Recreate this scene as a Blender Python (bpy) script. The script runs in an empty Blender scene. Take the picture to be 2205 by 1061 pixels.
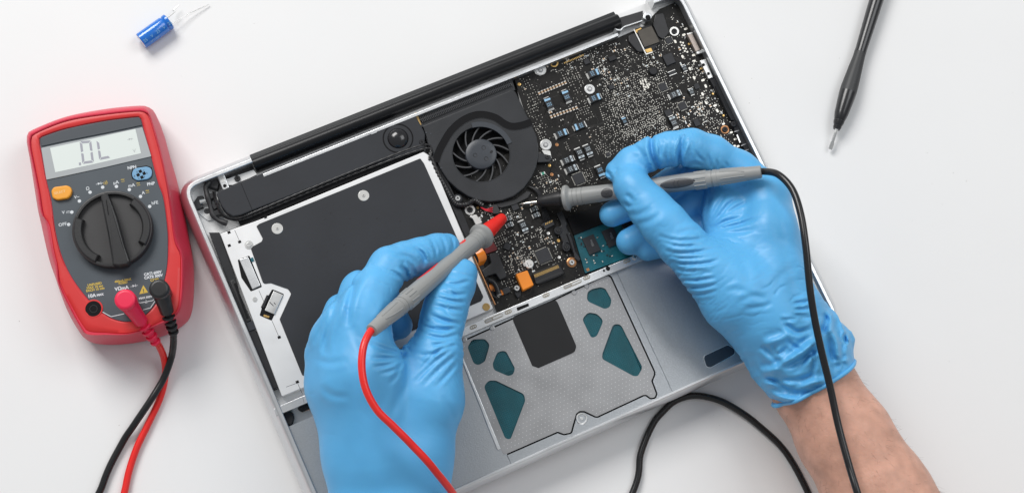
import bpy, bmesh, math, random
import numpy as np
from mathutils import Vector, Matrix
from mathutils.geometry import tessellate_polygon

random.seed(7)
rng = np.random.default_rng(7)
S = 0.001                                   # everything below is written in millimetres
scene = bpy.context.scene
col = scene.collection

# ------------------------------------------------------------------ camera
FPX, W0, H0, CAMH = 2950.0, 2205.0, 1061.0, 785.0
N_ = np.array([0.09345304, -0.21651115, -0.97179702]); N_ /= np.linalg.norm(N_)
X_ = np.array([1., 0, 0]) - N_ * N_[0]; X_ /= np.linalg.norm(X_)
Y_ = np.cross(N_, X_)
RM = np.stack([X_, Y_, N_])                 # camera (x right, y down, z forward) -> world
cam = bpy.data.cameras.new('camera'); camo = bpy.data.objects.new('camera', cam); col.objects.link(camo)
cam.sensor_width = 36; cam.lens = FPX / W0 * 36; cam.clip_start = 0.01; cam.clip_end = 50
mw = Matrix.Identity(4)
for i in range(3):
    mw[i][0] = RM[i][0]; mw[i][1] = -RM[i][1]; mw[i][2] = -RM[i][2]
mw[2][3] = CAMH * S
camo.matrix_world = mw
scene.camera = camo

# ------------------------------------------------------------------ light
world = bpy.data.worlds.new('World'); scene.world = world; world.use_nodes = True
bg = world.node_tree.nodes['Background']
bg.inputs[0].default_value = (0.94, 0.97, 1.0, 1); bg.inputs[1].default_value = 0.35

def area(name, loc, tgt, size, power, colr):
    l = bpy.data.lights.new(name, 'AREA'); l.shape = 'RECTANGLE'; l.size = size[0]; l.size_y = size[1]
    l.energy = power; l.color = colr
    o = bpy.data.objects.new(name, l); col.objects.link(o); o.location = loc
    o.rotation_euler = (Vector(tgt) - Vector(loc)).to_track_quat('-Z', 'Y').to_euler()
    return o
area('window_softbox', (-1.0, 1.75, 1.75), (0.1, 0.2, 0), (1.4, 1.1), 56.0, (1.0, 0.985, 0.965))
area('fill_softbox', (1.3, 0.9, 2.0), (0.1, 0.2, 0), (1.2, 1.2), 15.0, (0.97, 0.985, 1.0))
vs = scene.view_settings
vs.view_transform = 'Standard'; vs.look = 'None'; vs.exposure = 0.0; vs.gamma = 1.0
scene.render.engine = 'CYCLES'

# ------------------------------------------------------------------ helpers
def U(px, py, z):
    d = RM @ np.array([px - W0 / 2, py - H0 / 2, FPX])
    t = (z - CAMH) / d[2]
    return np.array([0, 0, CAMH]) + d * t
def UXY(pts, z): return np.array([U(x, y, z)[:2] for x, y in pts])
def Zm(x0, y0, s, pts): return [(x0 + x * s, y0 + y * s) for x, y in pts]
def mmpp(px, py, z): return np.linalg.norm(U(px + 1, py, z) - U(px, py, z))
def wang(p, q, z):
    d = U(*q, z) - U(*p, z); return math.atan2(d[1], d[0])

ORG = {}
def link(o, parent, org):
    col.objects.link(o)
    if parent is not None: o.parent = parent
    ORG[o.name] = org
def thing(name, loc, label, cat, group=None):
    o = bpy.data.objects.new(name, None); o.empty_display_size = 0.02
    loc = np.array([loc[0], loc[1], 0.0]) if len(loc) == 2 else np.array(loc, float)
    link(o, None, loc); o.location = loc * S
    o['label'] = label; o['category'] = cat
    if group: o['group'] = group
    return o
def make_mesh(name, verts, faces, mats, midx=None, smooth=40):
    me = bpy.data.meshes.new(name)
    v = np.asarray(verts, float) * S
    me.from_pydata(v.tolist(), [], [list(map(int, f)) for f in faces])
    for m in (mats if isinstance(mats, (list, tuple)) else [mats]): me.materials.append(m)
    if midx is not None: me.polygons.foreach_set('material_index', np.asarray(midx, np.int32))
    if smooth:
        me.polygons.foreach_set('use_smooth', np.ones(len(me.polygons), bool))
        if smooth < 180:
            me.set_sharp_from_angle(angle=math.radians(smooth))
            # keep flat tops flat: no normal blending from a top into its bevel
            nl = len(me.loops); le = np.empty(nl, np.int32); me.loops.foreach_get('edge_index', le)
            pn = np.empty(len(me.polygons) * 3, np.float32); me.polygons.foreach_get('normal', pn); lt = np.empty(len(me.polygons), np.int32); me.polygons.foreach_get('loop_total', lt)
            nz = np.repeat(pn.reshape(-1, 3)[:, 2], lt); mx = np.full(len(me.edges), -2., np.float32); mn = np.full(len(me.edges), 2., np.float32)
            np.maximum.at(mx, le, nz); np.minimum.at(mn, le, nz)
            sh = np.empty(len(me.edges), bool); me.edges.foreach_get('use_edge_sharp', sh); sh |= (mx > .9995) & (mn < .985); me.edges.foreach_set('use_edge_sharp', sh)
    me.update()
    return me
def add(name, vf, mats, parent=None, smooth=40, kind=None, label=None, midx=None):
    v, f = vf[0], vf[1]
    if len(vf) > 2 and midx is None: midx = vf[2]
    org = ORG[parent.name] if parent is not None else np.zeros(3)
    me = make_mesh(name, np.asarray(v, float) - org, f, mats, midx, smooth)
    o = bpy.data.objects.new(name, me); link(o, parent, org)
    if kind: o['kind'] = kind
    if label: o['label'] = label
    return o
def inst(name, me, parent, pos, ang=0.0, label=None):
    o = bpy.data.objects.new(name, me); org = ORG[parent.name]; link(o, parent, org)
    o.location = (np.array(pos) - org) * S; o.rotation_euler = (0, 0, ang)
    if label: o['label'] = label
    return o
def join(*parts):
    V, F, M = [], [], []
    n = 0
    for p in parts:
        V.append(np.asarray(p[0], float).reshape(-1, 3)); F += [[i + n for i in f] for f in p[1]]
        M += list(p[2]) if len(p) > 2 else [0] * len(p[1]); n += len(p[0])
    return np.concatenate(V), F, M
def withm(vf, m): return vf[0], vf[1], [m] * len(vf[1])

def area2(p): return 0.5 * np.sum(p[:, 0] * np.roll(p[:, 1], -1) - np.roll(p[:, 0], -1) * p[:, 1])
def ccw(p):
    p = np.asarray(p, float)
    return p if area2(p) > 0 else p[::-1].copy()
def rpoly(p, r, n=4):
    p = np.asarray(p, float); m = len(p); out = []
    rr = r if hasattr(r, '__len__') else [r] * m
    for i in range(m):
        a, b, c = p[i - 1], p[i], p[(i + 1) % m]
        u = a - b; v = c - b; lu = np.linalg.norm(u); lv = np.linalg.norm(v); u = u / lu; v = v / lv
        cs = np.clip(u @ v, -1, 1); th = math.acos(cs)
        if rr[i] <= 0 or th > 3.05: out.append(b); continue
        t = min(rr[i] / math.tan(th / 2), 0.48 * lu, 0.48 * lv)
        p0, p1 = b + u * t, b + v * t
        for k in range(n + 1):
            s = k / n; out.append((1 - s) ** 2 * p0 + 2 * s * (1 - s) * b + s * s * p1)
    return np.array(out)
def offset(p, d):                            # inset a CCW polygon by d
    e = np.roll(p, -1, 0) - p; L = np.linalg.norm(e, axis=1, keepdims=True); L[L == 0] = 1; e = e / L
    n = np.stack([-e[:, 1], e[:, 0]], 1); n0 = np.roll(n, 1, 0)
    b = n + n0; q = np.sum(b * n, 1, keepdims=True); q = np.maximum(q, 0.5)
    return p + b / q * d
def prism(p, prof, holes=(), bottom=False):
    """p: CCW polygon (mm); prof: (inset, z) from the foot up; top closed, holes go straight down"""
    p = ccw(p); n = len(p); V = []; F = []
    for ins, z in prof:
        q = offset(p, ins) if ins else p
        V += [(x, y, z) for x, y in q]
    for k in range(len(prof) - 1):
        for i in range(n):
            j = (i + 1) % n; F.append([k * n + i, k * n + j, (k + 1) * n + j, (k + 1) * n + i])
    zt, zb = prof[-1][1], prof[0][1]
    top = list(range((len(prof) - 1) * n, len(prof) * n))
    if not holes: F.append(top)
    else:
        loops = [[Vector((V[i][0], V[i][1], 0)) for i in top]]; idx = list(top)
        for h in holes:
            h = ccw(h)[::-1]; b = len(V); m = len(h)
            V += [(x, y, zt) for x, y in h]; V += [(x, y, zb) for x, y in h]
            loops.append([Vector((x, y, 0)) for x, y in h]); idx += list(range(b, b + m))
            for i in range(m):
                j = (i + 1) % m; F.append([b + i, b + m + i, b + m + j, b + j][::-1])
        for t in tessellate_polygon(loops):
            f = [idx[i] for i in t]
            a, b2, c = (np.array(V[i][:2]) for i in f)
            cr = (b2 - a)[0] * (c - a)[1] - (b2 - a)[1] * (c - a)[0]
            if abs(cr) > 1e-9: F.append(f if cr > 0 else f[::-1])
    if bottom: F.append(list(range(n))[::-1])
    return np.array(V), F
def slab(pts, z0, z1, r=0.0, bev=0.25, holes=(), n=4):
    """pixel outline seen at height z1 -> bevelled slab from z0 to z1"""
    p = ccw(UXY(pts, z1))
    if r: p = rpoly(p, r, n)
    prof = [(0, z0), (0, z1)] if not bev else [(0, z0), (0, z1 - bev), (bev * 0.3, z1 - bev * 0.3), (bev, z1)]
    return prism(p, prof, holes)
def box(cx, cy, z0, z1, L, Wd, ang=0.0, bev=0.0):
    p = np.array([(-L / 2, -Wd / 2), (L / 2, -Wd / 2), (L / 2, Wd / 2), (-L / 2, Wd / 2)])
    c, s = math.cos(ang), math.sin(ang)
    p = p @ np.array([[c, s], [-s, c]]) + np.array([cx, cy])
    prof = [(0, z0), (0, z1)] if not bev else [(0, z0), (0, z1 - bev), (bev, z1)]
    return prism(p, prof)
def circ(c, r, n=24, a0=0.0): return np.array([(c[0] + r * math.cos(a0 + 2 * math.pi * i / n), c[1] + r * math.sin(a0 + 2 * math.pi * i / n)) for i in range(n)])
def disc(c, prof, n=24):
    """turned part: prof (radius, z) from the foot to the middle of the top"""
    V = []; F = []
    for r, z in prof: V += [(x, y, z) for x, y in circ(c, max(r, 1e-4), n)]
    for k in range(len(prof) - 1):
        for i in range(n):
            j = (i + 1) % n; F.append([k * n + i, k * n + j, (k + 1) * n + j, (k + 1) * n + i])
    F.append(list(range((len(prof) - 1) * n, len(prof) * n)))
    return np.array(V), F
def frame(d):
    d = d / np.linalg.norm(d); a = np.array([0, 0, 1.]) if abs(d[2]) < 0.9 else np.array([1., 0, 0])
    u = np.cross(a, d); u /= np.linalg.norm(u); return u, np.cross(d, u), d
def lathe(p0, p1, prof, n=32, rot=0.0):
    """prof: (t, r), t in mm from p0 towards p1"""
    p0, p1 = np.array(p0, float), np.array(p1, float); u, v, d = frame(p1 - p0); V = []; F = []
    for t, r in prof:
        for i in range(n):
            a = 2 * math.pi * i / n + rot; V.append(p0 + d * t + (u * math.cos(a) + v * math.sin(a)) * max(r, 1e-4))
    for k in range(len(prof) - 1):
        for i in range(n):
            j = (i + 1) % n; F.append([k * n + i, k * n + j, (k + 1) * n + j, (k + 1) * n + i])
    F.append(list(range(n))[::-1]); F.append(list(range((len(prof) - 1) * n, len(prof) * n)))
    return np.array(V), F
def spline(P, n=12):
    P = np.asarray(P, float); Q = np.vstack([2 * P[0] - P[1], P, 2 * P[-1] - P[-2]]); out = []
    for i in range(1, len(Q) - 2):
        for k in range(n):
            t = k / n; a, b, c, d = Q[i - 1], Q[i], Q[i + 1], Q[i + 2]
            out.append(0.5 * ((2 * b) + (c - a) * t + (2 * a - 5 * b + 4 * c - d) * t * t + (3 * b - a - 3 * c + d) * t ** 3))
    out.append(Q[-2]); return np.array(out)
def tube(P, r, n=16):
    P = np.asarray(P, float); m = len(P); R = r if hasattr(r, '__len__') else [r] * m
    T = np.gradient(P, axis=0); T /= np.linalg.norm(T, axis=1, keepdims=True)
    u, v, _ = frame(T[0]); V = []; F = []
    for k in range(m):
        u = u - T[k] * (u @ T[k]); u /= np.linalg.norm(u); v = np.cross(T[k], u)
        for i in range(n):
            a = 2 * math.pi * i / n; V.append(P[k] + (u * math.cos(a) + v * math.sin(a)) * R[k])
    for k in range(m - 1):
        for i in range(n):
            j = (i + 1) % n; F.append([k * n + i, k * n + j, (k + 1) * n + j, (k + 1) * n + i])
    F.append(list(range(n))[::-1]); F.append(list(range((m - 1) * n, m * n)))
    return np.array(V), F
def ribbon(path, w, z0, z1, closed=False):
    P = np.asarray(path, float); T = np.gradient(P, axis=0); T /= np.linalg.norm(T, axis=1, keepdims=True)
    Nn = np.stack([-T[:, 1], T[:, 0]], 1); ww = np.asarray(w) if hasattr(w, '__len__') else np.full(len(P), w)
    L = P + Nn * ww[:, None] / 2; Rr = P - Nn * ww[:, None] / 2
    return prism(np.vstack([Rr, L[::-1]]), [(0, z0), (0, z1)])
def loft(rings, cap=True):
    n = len(rings[0]); V = np.vstack(rings); F = []
    for k in range(len(rings) - 1):
        for i in range(n):
            j = (i + 1) % n; F.append([k * n + i, k * n + j, (k + 1) * n + j, (k + 1) * n + i])
    if cap: F.append(list(range((len(rings) - 1) * n, len(rings) * n)))
    return V, F
def inpoly(pts, poly):
    pts = np.asarray(pts); x, y = pts[:, 0], pts[:, 1]; r = np.zeros(len(pts), bool); m = len(poly)
    for i in range(m):
        x0, y0 = poly[i]; x1, y1 = poly[(i + 1) % m]
        c = ((y0 > y) != (y1 > y)); r ^= c & (x < (x1 - x0) * (y - y0) / ((y1 - y0) or 1e-9) + x0)
    return r

# ------------------------------------------------------------------ materials
MATS = {}
def mat(name, c, rough=0.5, metal=0.0, spec=0.5, bump=0.0, bscale=800.0, var=0.0, vscale=60.0, coat=0.0, stretch=None, sss=0.0, rvar=0.0):
    m = bpy.data.materials.new(name); m.use_nodes = True; nt = m.node_tree; b = nt.nodes['Principled BSDF']
    b.inputs['Base Color'].default_value = (*c, 1); b.inputs['Roughness'].default_value = rough; b.inputs['Metallic'].default_value = metal
    b.inputs['Specular IOR Level'].default_value = spec; b.inputs['Coat Weight'].default_value = coat
    if sss:
        b.inputs['Subsurface Weight'].default_value = sss; b.inputs['Subsurface Radius'].default_value = (1, .5, .3); b.inputs['Subsurface Scale'].default_value = 0.002
    tc = nt.nodes.new('ShaderNodeTexCoord'); mp = nt.nodes.new('ShaderNodeMapping'); nt.links.new(tc.outputs['Object'], mp.inputs[0])
    if stretch: mp.inputs['Scale'].default_value = stretch[:3]; mp.inputs['Rotation'].default_value = (0, 0, stretch[3] if len(stretch) > 3 else 0)
    if var or rvar:
        n = nt.nodes.new('ShaderNodeTexNoise'); n.inputs['Scale'].default_value = vscale; n.inputs['Detail'].default_value = 6; nt.links.new(mp.outputs[0], n.inputs[0])
        if var:
            r = nt.nodes.new('ShaderNodeMapRange'); r.inputs[1].default_value = 0.3; r.inputs[2].default_value = 0.7
            r.inputs[3].default_value = 1 - var; r.inputs[4].default_value = 1 + var; nt.links.new(n.outputs[0], r.inputs[0])
            mx = nt.nodes.new('ShaderNodeVectorMath'); mx.operation = 'SCALE'; mx.inputs[0].default_value = c
            nt.links.new(r.outputs[0], mx.inputs['Scale']); nt.links.new(mx.outputs[0], b.inputs['Base Color'])
        if rvar:
            r2 = nt.nodes.new('ShaderNodeMapRange'); r2.inputs[1].default_value = 0.3; r2.inputs[2].default_value = 0.7
            r2.inputs[3].default_value = rough - rvar; r2.inputs[4].default_value = rough + rvar; nt.links.new(n.outputs[0], r2.inputs[0]); nt.links.new(r2.outputs[0], b.inputs['Roughness'])
    if bump:
        n2 = nt.nodes.new('ShaderNodeTexNoise'); n2.inputs['Scale'].default_value = bscale; n2.inputs['Detail'].default_value = 3; nt.links.new(mp.outputs[0], n2.inputs[0])
        bp = nt.nodes.new('ShaderNodeBump'); bp.inputs['Strength'].default_value = bump; bp.inputs['Distance'].default_value = 0.0004
        nt.links.new(n2.outputs[0], bp.inputs['Height']); nt.links.new(bp.outputs[0], b.inputs['Normal'])
    MATS[name] = m; return m
M_table = mat('white_tabletop', (.80, .80, .80), .55, spec=.3, var=.012, vscale=9, bump=.05, bscale=300)
M_alu = mat('bead_blasted_aluminium', (.72, .73, .74), .34, .9, bump=.12, bscale=1500, var=.05, vscale=40, rvar=.06)
M_palm = mat('raw_aluminium_sheet', (.44, .46, .48), .38, .85, bump=.2, bscale=1500, var=.06, vscale=1300)
M_steel = mat('stainless_steel', (.74, .74, .73), .3, .9, var=.05, vscale=80, rvar=.08)
M_tin = mat('tin_plate', (.80, .79, .76), .3, .7, var=.06, vscale=200)
M_white = mat('white_coated_steel', (.78, .78, .78), .4, .25, var=.03, vscale=50, rvar=.06)
M_sheet = mat('black_plastic_sheet', (.029, .031, .036), .6, spec=.28, bump=.12, bscale=400, var=.15, vscale=30, rvar=.05)
M_blk = mat('matt_black_plastic', (.015, .0155, .018), .48, spec=.35, bump=.15, bscale=1500, var=.15, vscale=90, rvar=.06)
M_fan = mat('fan_housing_plastic', (.021, .0225, .026), .45, spec=.4, bump=.15, bscale=1300, var=.18, vscale=45, rvar=.08)
M_hub = mat('fan_hub_plastic', (.038, .044, .054), .38, bump=.1, bscale=1300, var=.1)
M_deep = mat('black_and_recess_shade', (.008, .008, .009), .8, spec=.2)  # black parts, and shade painted into holes, slots, gaps and wells
M_tape = mat('black_tape', (.02, .02, .022), .5, bump=.5, bscale=250, var=.2, vscale=120)
M_hinge = mat('hinge_black_plastic', (.007, .0075, .009), .33, spec=.3, bump=.04, bscale=900, rvar=.05, var=.1)
M_hinge2 = mat('hinge_ledge_plastic', (.020, .022, .024), .5, spec=.3, var=.1)
M_rubber = mat('black_rubber', (.016, .016, .017), .38, bump=.05, bscale=900, rvar=.05, var=.1)
M_pcb = mat('black_solder_mask', (.0085, .0078, .0070), .42, spec=.25, bump=.35, bscale=900, var=.3, vscale=150, rvar=.08)
M_trace = mat('covered_copper_trace', (.032, .030, .028), .4, spec=.3)
M_pad = mat('tinned_solder', (.76, .73, .66), .3, .5)
M_gold = mat('gold_plate', (.72, .47, .17), .3, .85, var=.1, vscale=300)
M_brass = mat('dull_brass', (.45, .30, .12), .4, .7)
M_chip = mat('chip_epoxy', (.027, .028, .032), .45, spec=.35, bump=.2, bscale=2500, var=.12, vscale=200)
M_cap = mat('tantalum_case', (.016, .018, .021), .35)
M_print = mat('pale_print', (.55, .62, .66), .5)
M_blue = mat('light_blue_print', (.30, .52, .72), .5)
M_tan = mat('ceramic_tan', (.42, .27, .15), .5)
M_grn = mat('green_part', (.05, .30, .20), .5)
M_orange = mat('orange_foam', (.80, .24, .015), .6, bump=.2, bscale=900, var=.08)
M_flex = mat('orange_flex_film', (.78, .22, .02), .25, coat=.4)
M_darkred = mat('dark_red_wire', (.42, .012, .02), .4)
M_teal = mat('teal_circuit_board', (.0, .095, .125), .4, bump=.3, bscale=700, var=.25, vscale=140)
M_grille = mat('teal_backing', (.0, .085, .105), .5, var=.1)
M_plate = mat('grey_steel_plate', (.37, .37, .375), .40, .8, bump=.05, bscale=900, var=.05, vscale=60, rvar=.06)
M_dot = mat('plate_dimple', (.82, .82, .82), .35, .5)
M_foot = mat('tinted_magnet_face', (.035, .05, .07), .22, .3)
M_copper = mat('copper_edge', (.45, .22, .10), .35, .8)
M_red = mat('red_rubber_holster', (.62, .028, .065), .42, bump=.1, bscale=1500, var=.05, vscale=40)
M_red2 = mat('red_plastic_frame', (.62, .030, .030), .40, bump=.08, bscale=1500, var=.05, vscale=40)
M_panel = mat('slate_panel', (.060, .074, .088), .5, bump=.1, bscale=2000, var=.06)
M_panel2 = mat('slate_bar', (.045, .054, .066), .4)
M_lens = mat('grey_lens', (.40, .42, .43), .25, coat=.3)
M_lcd = mat('liquid_crystal_display', (.70, .75, .72), .3)
M_seg = mat('display_segment', (.33, .33, .38), .4)
M_seg2 = mat('display_faint_icon', (.42, .45, .45), .4)
M_dial = mat('black_dial_plastic', (.022, .022, .023), .36, bump=.08, bscale=1500, var=.1)
M_dialf = mat('dial_floor_plastic', (.034, .033, .034), .45, bump=.12, bscale=1500, var=.1)
M_yel = mat('amber_button', (.85, .36, .03), .4, var=.05)
M_sock = mat('pale_blue_socket', (.17, .36, .56), .4)
M_wtxt = mat('white_lettering', (.66, .69, .72), .6)
M_ytxt = mat('yellow_lettering', (.62, .44, .06), .6)
M_plugr = mat('red_plug_rubber', (.80, .018, .075), .42, var=.04)
M_wirer = mat('red_cable_jacket', (.80, .022, .018), .32, rvar=.05, var=.05)
M_tipr = mat('red_probe_sleeve', (.78, .025, .018), .38, var=.04)
M_wireb = mat('black_cable_jacket', (.010, .010, .011), .28, rvar=.05)
M_grey = mat('grey_probe_plastic', (.29, .295, .29), .45, bump=.08, bscale=1500, var=.05, vscale=60)
M_emb = mat('dark_grey_emblem', (.055, .055, .06), .4)
M_dome = mat('glossy_speaker_dome', (.012, .012, .014), .2, coat=.3)
M_finm = mat('painted_fin_edge', (.055, .056, .060), .45)
M_slot = mat('slot_bronze', (.33, .30, .25), .45, .5, var=.1)
M_pad2 = mat('black_pad_film', (.011, .011, .012), .55, spec=.3, var=.1, vscale=60)
M_embm = mat('emblem_mark', (.025, .025, .027), .4)
M_needle = mat('plated_needle', (.78, .74, .66), .18, 1.0)
M_capb = mat('blue_capacitor_sleeve', (.005, .16, .62), .2, spec=.6, coat=.6)
M_capt = mat('capacitor_print', (.25, .55, .78), .4)
M_capend = mat('capacitor_aluminium_end', (.75, .73, .82), .3, .8)
M_sd = mat('screwdriver_black_plastic', (.012, .012, .014), .28, coat=.2)
M_sd2 = mat('screwdriver_matt_grip', (.034, .035, .037), .5, bump=.1, bscale=1500)
M_glove = mat('blue_nitrile', (.105, .42, .76), .44, spec=.42, bump=.04, bscale=260, var=.04, vscale=28, rvar=.06, sss=.10)
M_skin = mat('skin', (.60, .335, .25), .5, spec=.35, bump=.6, bscale=520, var=.15, vscale=110, sss=.2)
M_hair = mat('arm_hair', (.12, .06, .04), .5)

# ------------------------------------------------------------------ setting
t_ = add('tabletop', prism(np.array([(-900, -700), (1100, -700), (1100, 1000), (-900, 1000)]), [(0, -30), (0, -1), (1, 0)]), M_table)
t_['kind'] = 'structure'

# ------------------------------------------------------------------ laptop (upside down, bottom cover off)
r3 = lambda *p: Zm(380, 250, .28269, p); r4 = lambda *p: Zm(380, 500, .39024, p); r5 = lambda *p: Zm(780, 30, .28269, p)
r6 = lambda *p: Zm(880, 210, .25442, p); r7 = lambda *p: Zm(1100, 30, .21201, p); r8 = lambda *p: Zm(1350, 30, .21201, p)
q1 = lambda *p: Zm(1100, 240, .21201, p); q2 = lambda *p: Zm(1350, 180, .21201, p); q3 = lambda *p: Zm(980, 420, .21201, p)
q4 = lambda *p: Zm(1150, 440, .17718, p); q5 = lambda *p: Zm(980, 560, .33937, p); q6 = lambda *p: Zm(1350, 560, .33921, p)
h7 = lambda *p: Zm(650, 460, .43353, p); h8 = lambda *p: Zm(1260, 260, .47133, p); r4b = lambda *p: Zm(380, 320, .15083, p)
g5 = lambda *p: Zm(560, 780, .1319, p)
CORN = UXY([(374, 404), (709, 1192), (1812, 698), (1461, -24)], 9)        # TL BL BR TR, counter-clockwise
LU = CORN[3] - CORN[0]; LU /= np.linalg.norm(LU); LV = np.array([LU[1], -LU[0]])   # along the hinge, towards the front
AU = math.atan2(LU[1], LU[0]); AV = AU + math.pi / 2
cen = CORN.mean(0)
lap = thing('laptop', cen, 'silver laptop lying upside down with its bottom cover off and black circuit board bared', 'laptop')
add('lid', prism(rpoly(offset(CORN, 1.2), 10.5, 8), [(1.5, .4), (.4, 1.2), (0, 3), (0, 7.4), (.5, 7.9)]), M_alu, lap)
add('keyboard_deck', prism(rpoly(offset(CORN, 2.2), 9.5, 8), [(0, 8), (0, 12.5)]), M_white, lap)
nl = U(540, 341, 20)[:2]; nr = U(1402, 0, 20)[:2]
pathc = np.vstack([nl, CORN[0], CORN[1], CORN[2], CORN[3], nr])
# put the notch ends on the back edge line
for k in (0, 5): pathc[k] = CORN[0] + LU * ((pathc[k] - CORN[0]) @ LU)
def open_round(p, r, n=8):
    out = [p[0]]
    for i in range(1, len(p) - 1):
        a, b, c = p[i - 1], p[i], p[i + 1]; u = (a - b) / np.linalg.norm(a - b); v = (c - b) / np.linalg.norm(c - b)
        for k in range(n + 1):
            s = k / n; out.append((1 - s) ** 2 * (b + u * r) + 2 * s * (1 - s) * b + s * s * (b + v * r))
    out.append(p[-1]); return np.array(out)
pr = open_round(pathc, 15)
e = np.diff(pr, axis=0); e /= np.linalg.norm(e, axis=1, keepdims=True); nn = np.stack([-e[:, 1], e[:, 0]], 1)
nv = np.vstack([nn[:1], nn[:-1] + nn[1:], nn[-1:]]); dn = np.vstack([nn[:1], nn])
nv = nv / np.maximum(np.sum(nv * dn, 1, keepdims=True), .5)
sec = [(3, 8), (1.2, 8), (.2, 9.2), (0, 10.5), (.25, 13), (1.0, 16), (2.4, 19.2), (4.0, 21.6), (4.8, 22.4), (5.3, 22.6), (6.9, 22.6), (7.2, 22.3), (7.2, 12.6)]
V = []; F = []; ns = len(sec)
for i in range(len(pr)):
    fs = 1 - .42 * max(0., float(nv[i] @ -LV))                      # the front lip is slimmer
    for ins, z in sec: q = pr[i] + nv[i] * ins * fs; V.append((q[0], q[1], z))
for i in range(len(pr) - 1):
    for k in range(ns - 1): F.append([i * ns + k, (i + 1) * ns + k, (i + 1) * ns + k + 1, i * ns + k + 1])
F.append(list(range(ns))[::-1][::-1]); F.append([(len(pr) - 1) * ns + k for k in range(ns)][::-1])
add('case_rim', (np.array(V), F), M_alu, lap, smooth=35)
# fine groove running round inside the rim
add('back_wall', slab([(566, 374.5), (1330, 71), (1332, 77), (568, 381)], 12.6, 20.6, bev=.2), M_alu, lap)
# hinge cover
A = np.append(U(537, 333, 15)[:2], 0); Lh = (U(1322, 26, 15)[:2] - A[:2]) @ LU
hs = [(0, 3), (0, 14.2), (.3, 14.8), (1.3, 15.3), (2.4, 15.5)] + [(6.9 - 4.45 * math.cos(a), 14.2 + 6.0 * math.sin(a)) for a in np.linspace(.28, math.pi, 15)] + [(11.35, 10), (11.35, 3)]
rings = [np.array([[*(A[:2] + LU * t + LV * b), z] for b, z in hs]) for t in (0, .4, Lh - .4, Lh)]
V, F = loft(rings); F.append(list(range(len(hs)))[::-1])
mi = []
for f in F: mi.append(1 if len(f) == 4 and all((i % len(hs)) in (1, 2, 3, 4) for i in f) else 0)
add('hinge_cover', (V, [f[::-1] for f in F], mi), [M_hinge, M_hinge2], lap, smooth=24)
# hinge recess on the right with its silver bracket
add('hinge_recess', slab(r7((1040, 60), (1340, -30), (1345, 70), (1065, 170)), 12.6, 14, bev=0), M_tape, lap)
add('hinge_bracket', slab(r7((1058, 145), (1075, 170), (1120, 175), (1150, 140), (1335, 75), (1335, 62), (1150, 125), (1110, 158), (1082, 155)), 12.6, 20.5, bev=.2), M_alu, lap)
b_ = U(*r7((1395, 35))[0], 21)
ho = add('hinge_boss', join(slab(r7((1345, 20), (1375, -25), (1430, 0), (1435, 50), (1380, 62), (1345, 50)), 12.6, 20.5, 2, .4)), M_alu, lap)
add('boss_hole', disc(b_, [(1.6, 20.2), (1.6, 20.7), (1.2, 20.7), (1.2, 20.55)], 16), M_deep, ho)

# dark channel with a connector along the left edge
add('rubber_channel', slab(r4((178, 0), (236, 0), (300, 180), (322, 245), (345, 330), (428, 520), (445, 560), (572, 850), (530, 868), (395, 545), (268, 235)), 12.6, 18.6, bev=.4), M_blk, lap)
c_ = add('edge_connector', slab(r4((297, 268), (318, 260), (410, 485), (387, 495)), 18.6, 19.8, bev=.3), M_rubber, lap)
add('connector_slot', slab(r4((316, 282), (328, 278), (398, 470), (386, 475)), 19.8, 20.2, bev=.1), M_deep, c_)
add('channel_step', slab(r4((385, 495), (425, 485), (442, 530), (400, 545)), 18.6, 19.3, bev=.2), M_sheet, lap)

# optical drive: white steel case with the black sheet on it
ODD = [(474, 503), (556, 474), (912, 327), (926, 336), (1062, 664), (985, 697), (607, 853)]
od = add('disc_drive', slab(ODD, 12.8, 19.6, .8, .3), M_white, lap)
BS = [(552, 487), (558, 482), (905, 341), (913, 352), (1041, 639), (1036, 648), (667, 806), (651, 808), (602, 687), (627, 632), (620, 622), (583, 609), (567, 611), (540, 535), (545, 530), (563, 520), (566, 514)]
bs = add('drive_cover_sheet', slab(BS, 19.6, 19.95, [1.4, .6, 1.2, 1.6, 2, 1, 1.2, 1.6, 1.2, 1, .8, 1.2, 1.4, 1, .7, 1, .6], .06), M_sheet, od)
def screw_mesh(name, r, h, mt, slot=True, washer=None):
    parts = [withm(disc((0, 0), [(r, 0), (r, h * .6), (r * .85, h), (.01, h)], 20), 0)]
    if slot:
        for a in (0, math.pi / 2): parts.append(withm(box(0, 0, h - .05, h + .03, r * 1.0, r * .22, a), 1))
    ms = [mt, M_deep]
    if washer:
        parts.append(withm(disc((0, 0), [(washer, -.35), (washer, -.1), (washer * .94, 0), (.01, 0)], 28), 2)); ms.append(M_steel if not slot else M_tin)
    if washer and not slot: parts.append(withm(disc((0, 0), [(.75, h), (.7, h + .25), (.01, h + .25)], 16), 2))
    v, f, m = join(*parts); return make_mesh(name, v, f, ms, m, 35)
SC_white = screw_mesh('white_screw', 1.0, .35, M_tin, True, 3.2)
SC_blk = screw_mesh('black_screw', 1.7, .7, M_blk)
SC_blk_s = screw_mesh('small_black_screw', 1.15, .6, M_rubber)
SC_silv = screw_mesh('silver_screw', 1.5, .45, M_plate, False, 3.1)
SC_steel = screw_mesh('steel_screw', 1.7, 1.0, M_steel)
for p in ((597, 492), (783, 421)): inst('screw', SC_white, bs, U(*p, 20.3), .4)
pv = U(536, 527, 19.8)
add('rivet', disc(pv, [(2.4, 19.6), (2.4, 19.9), (1.6, 19.9), (1.4, 20.3), (.8, 20.3), (.8, 20.1)], 24), M_steel, od)
add('rivet', disc(U(549, 644.5, 19.7), [(1.4, 19.6), (1.4, 19.8), (.8, 19.8), (.8, 20.0)], 20), M_steel, od)
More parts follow.
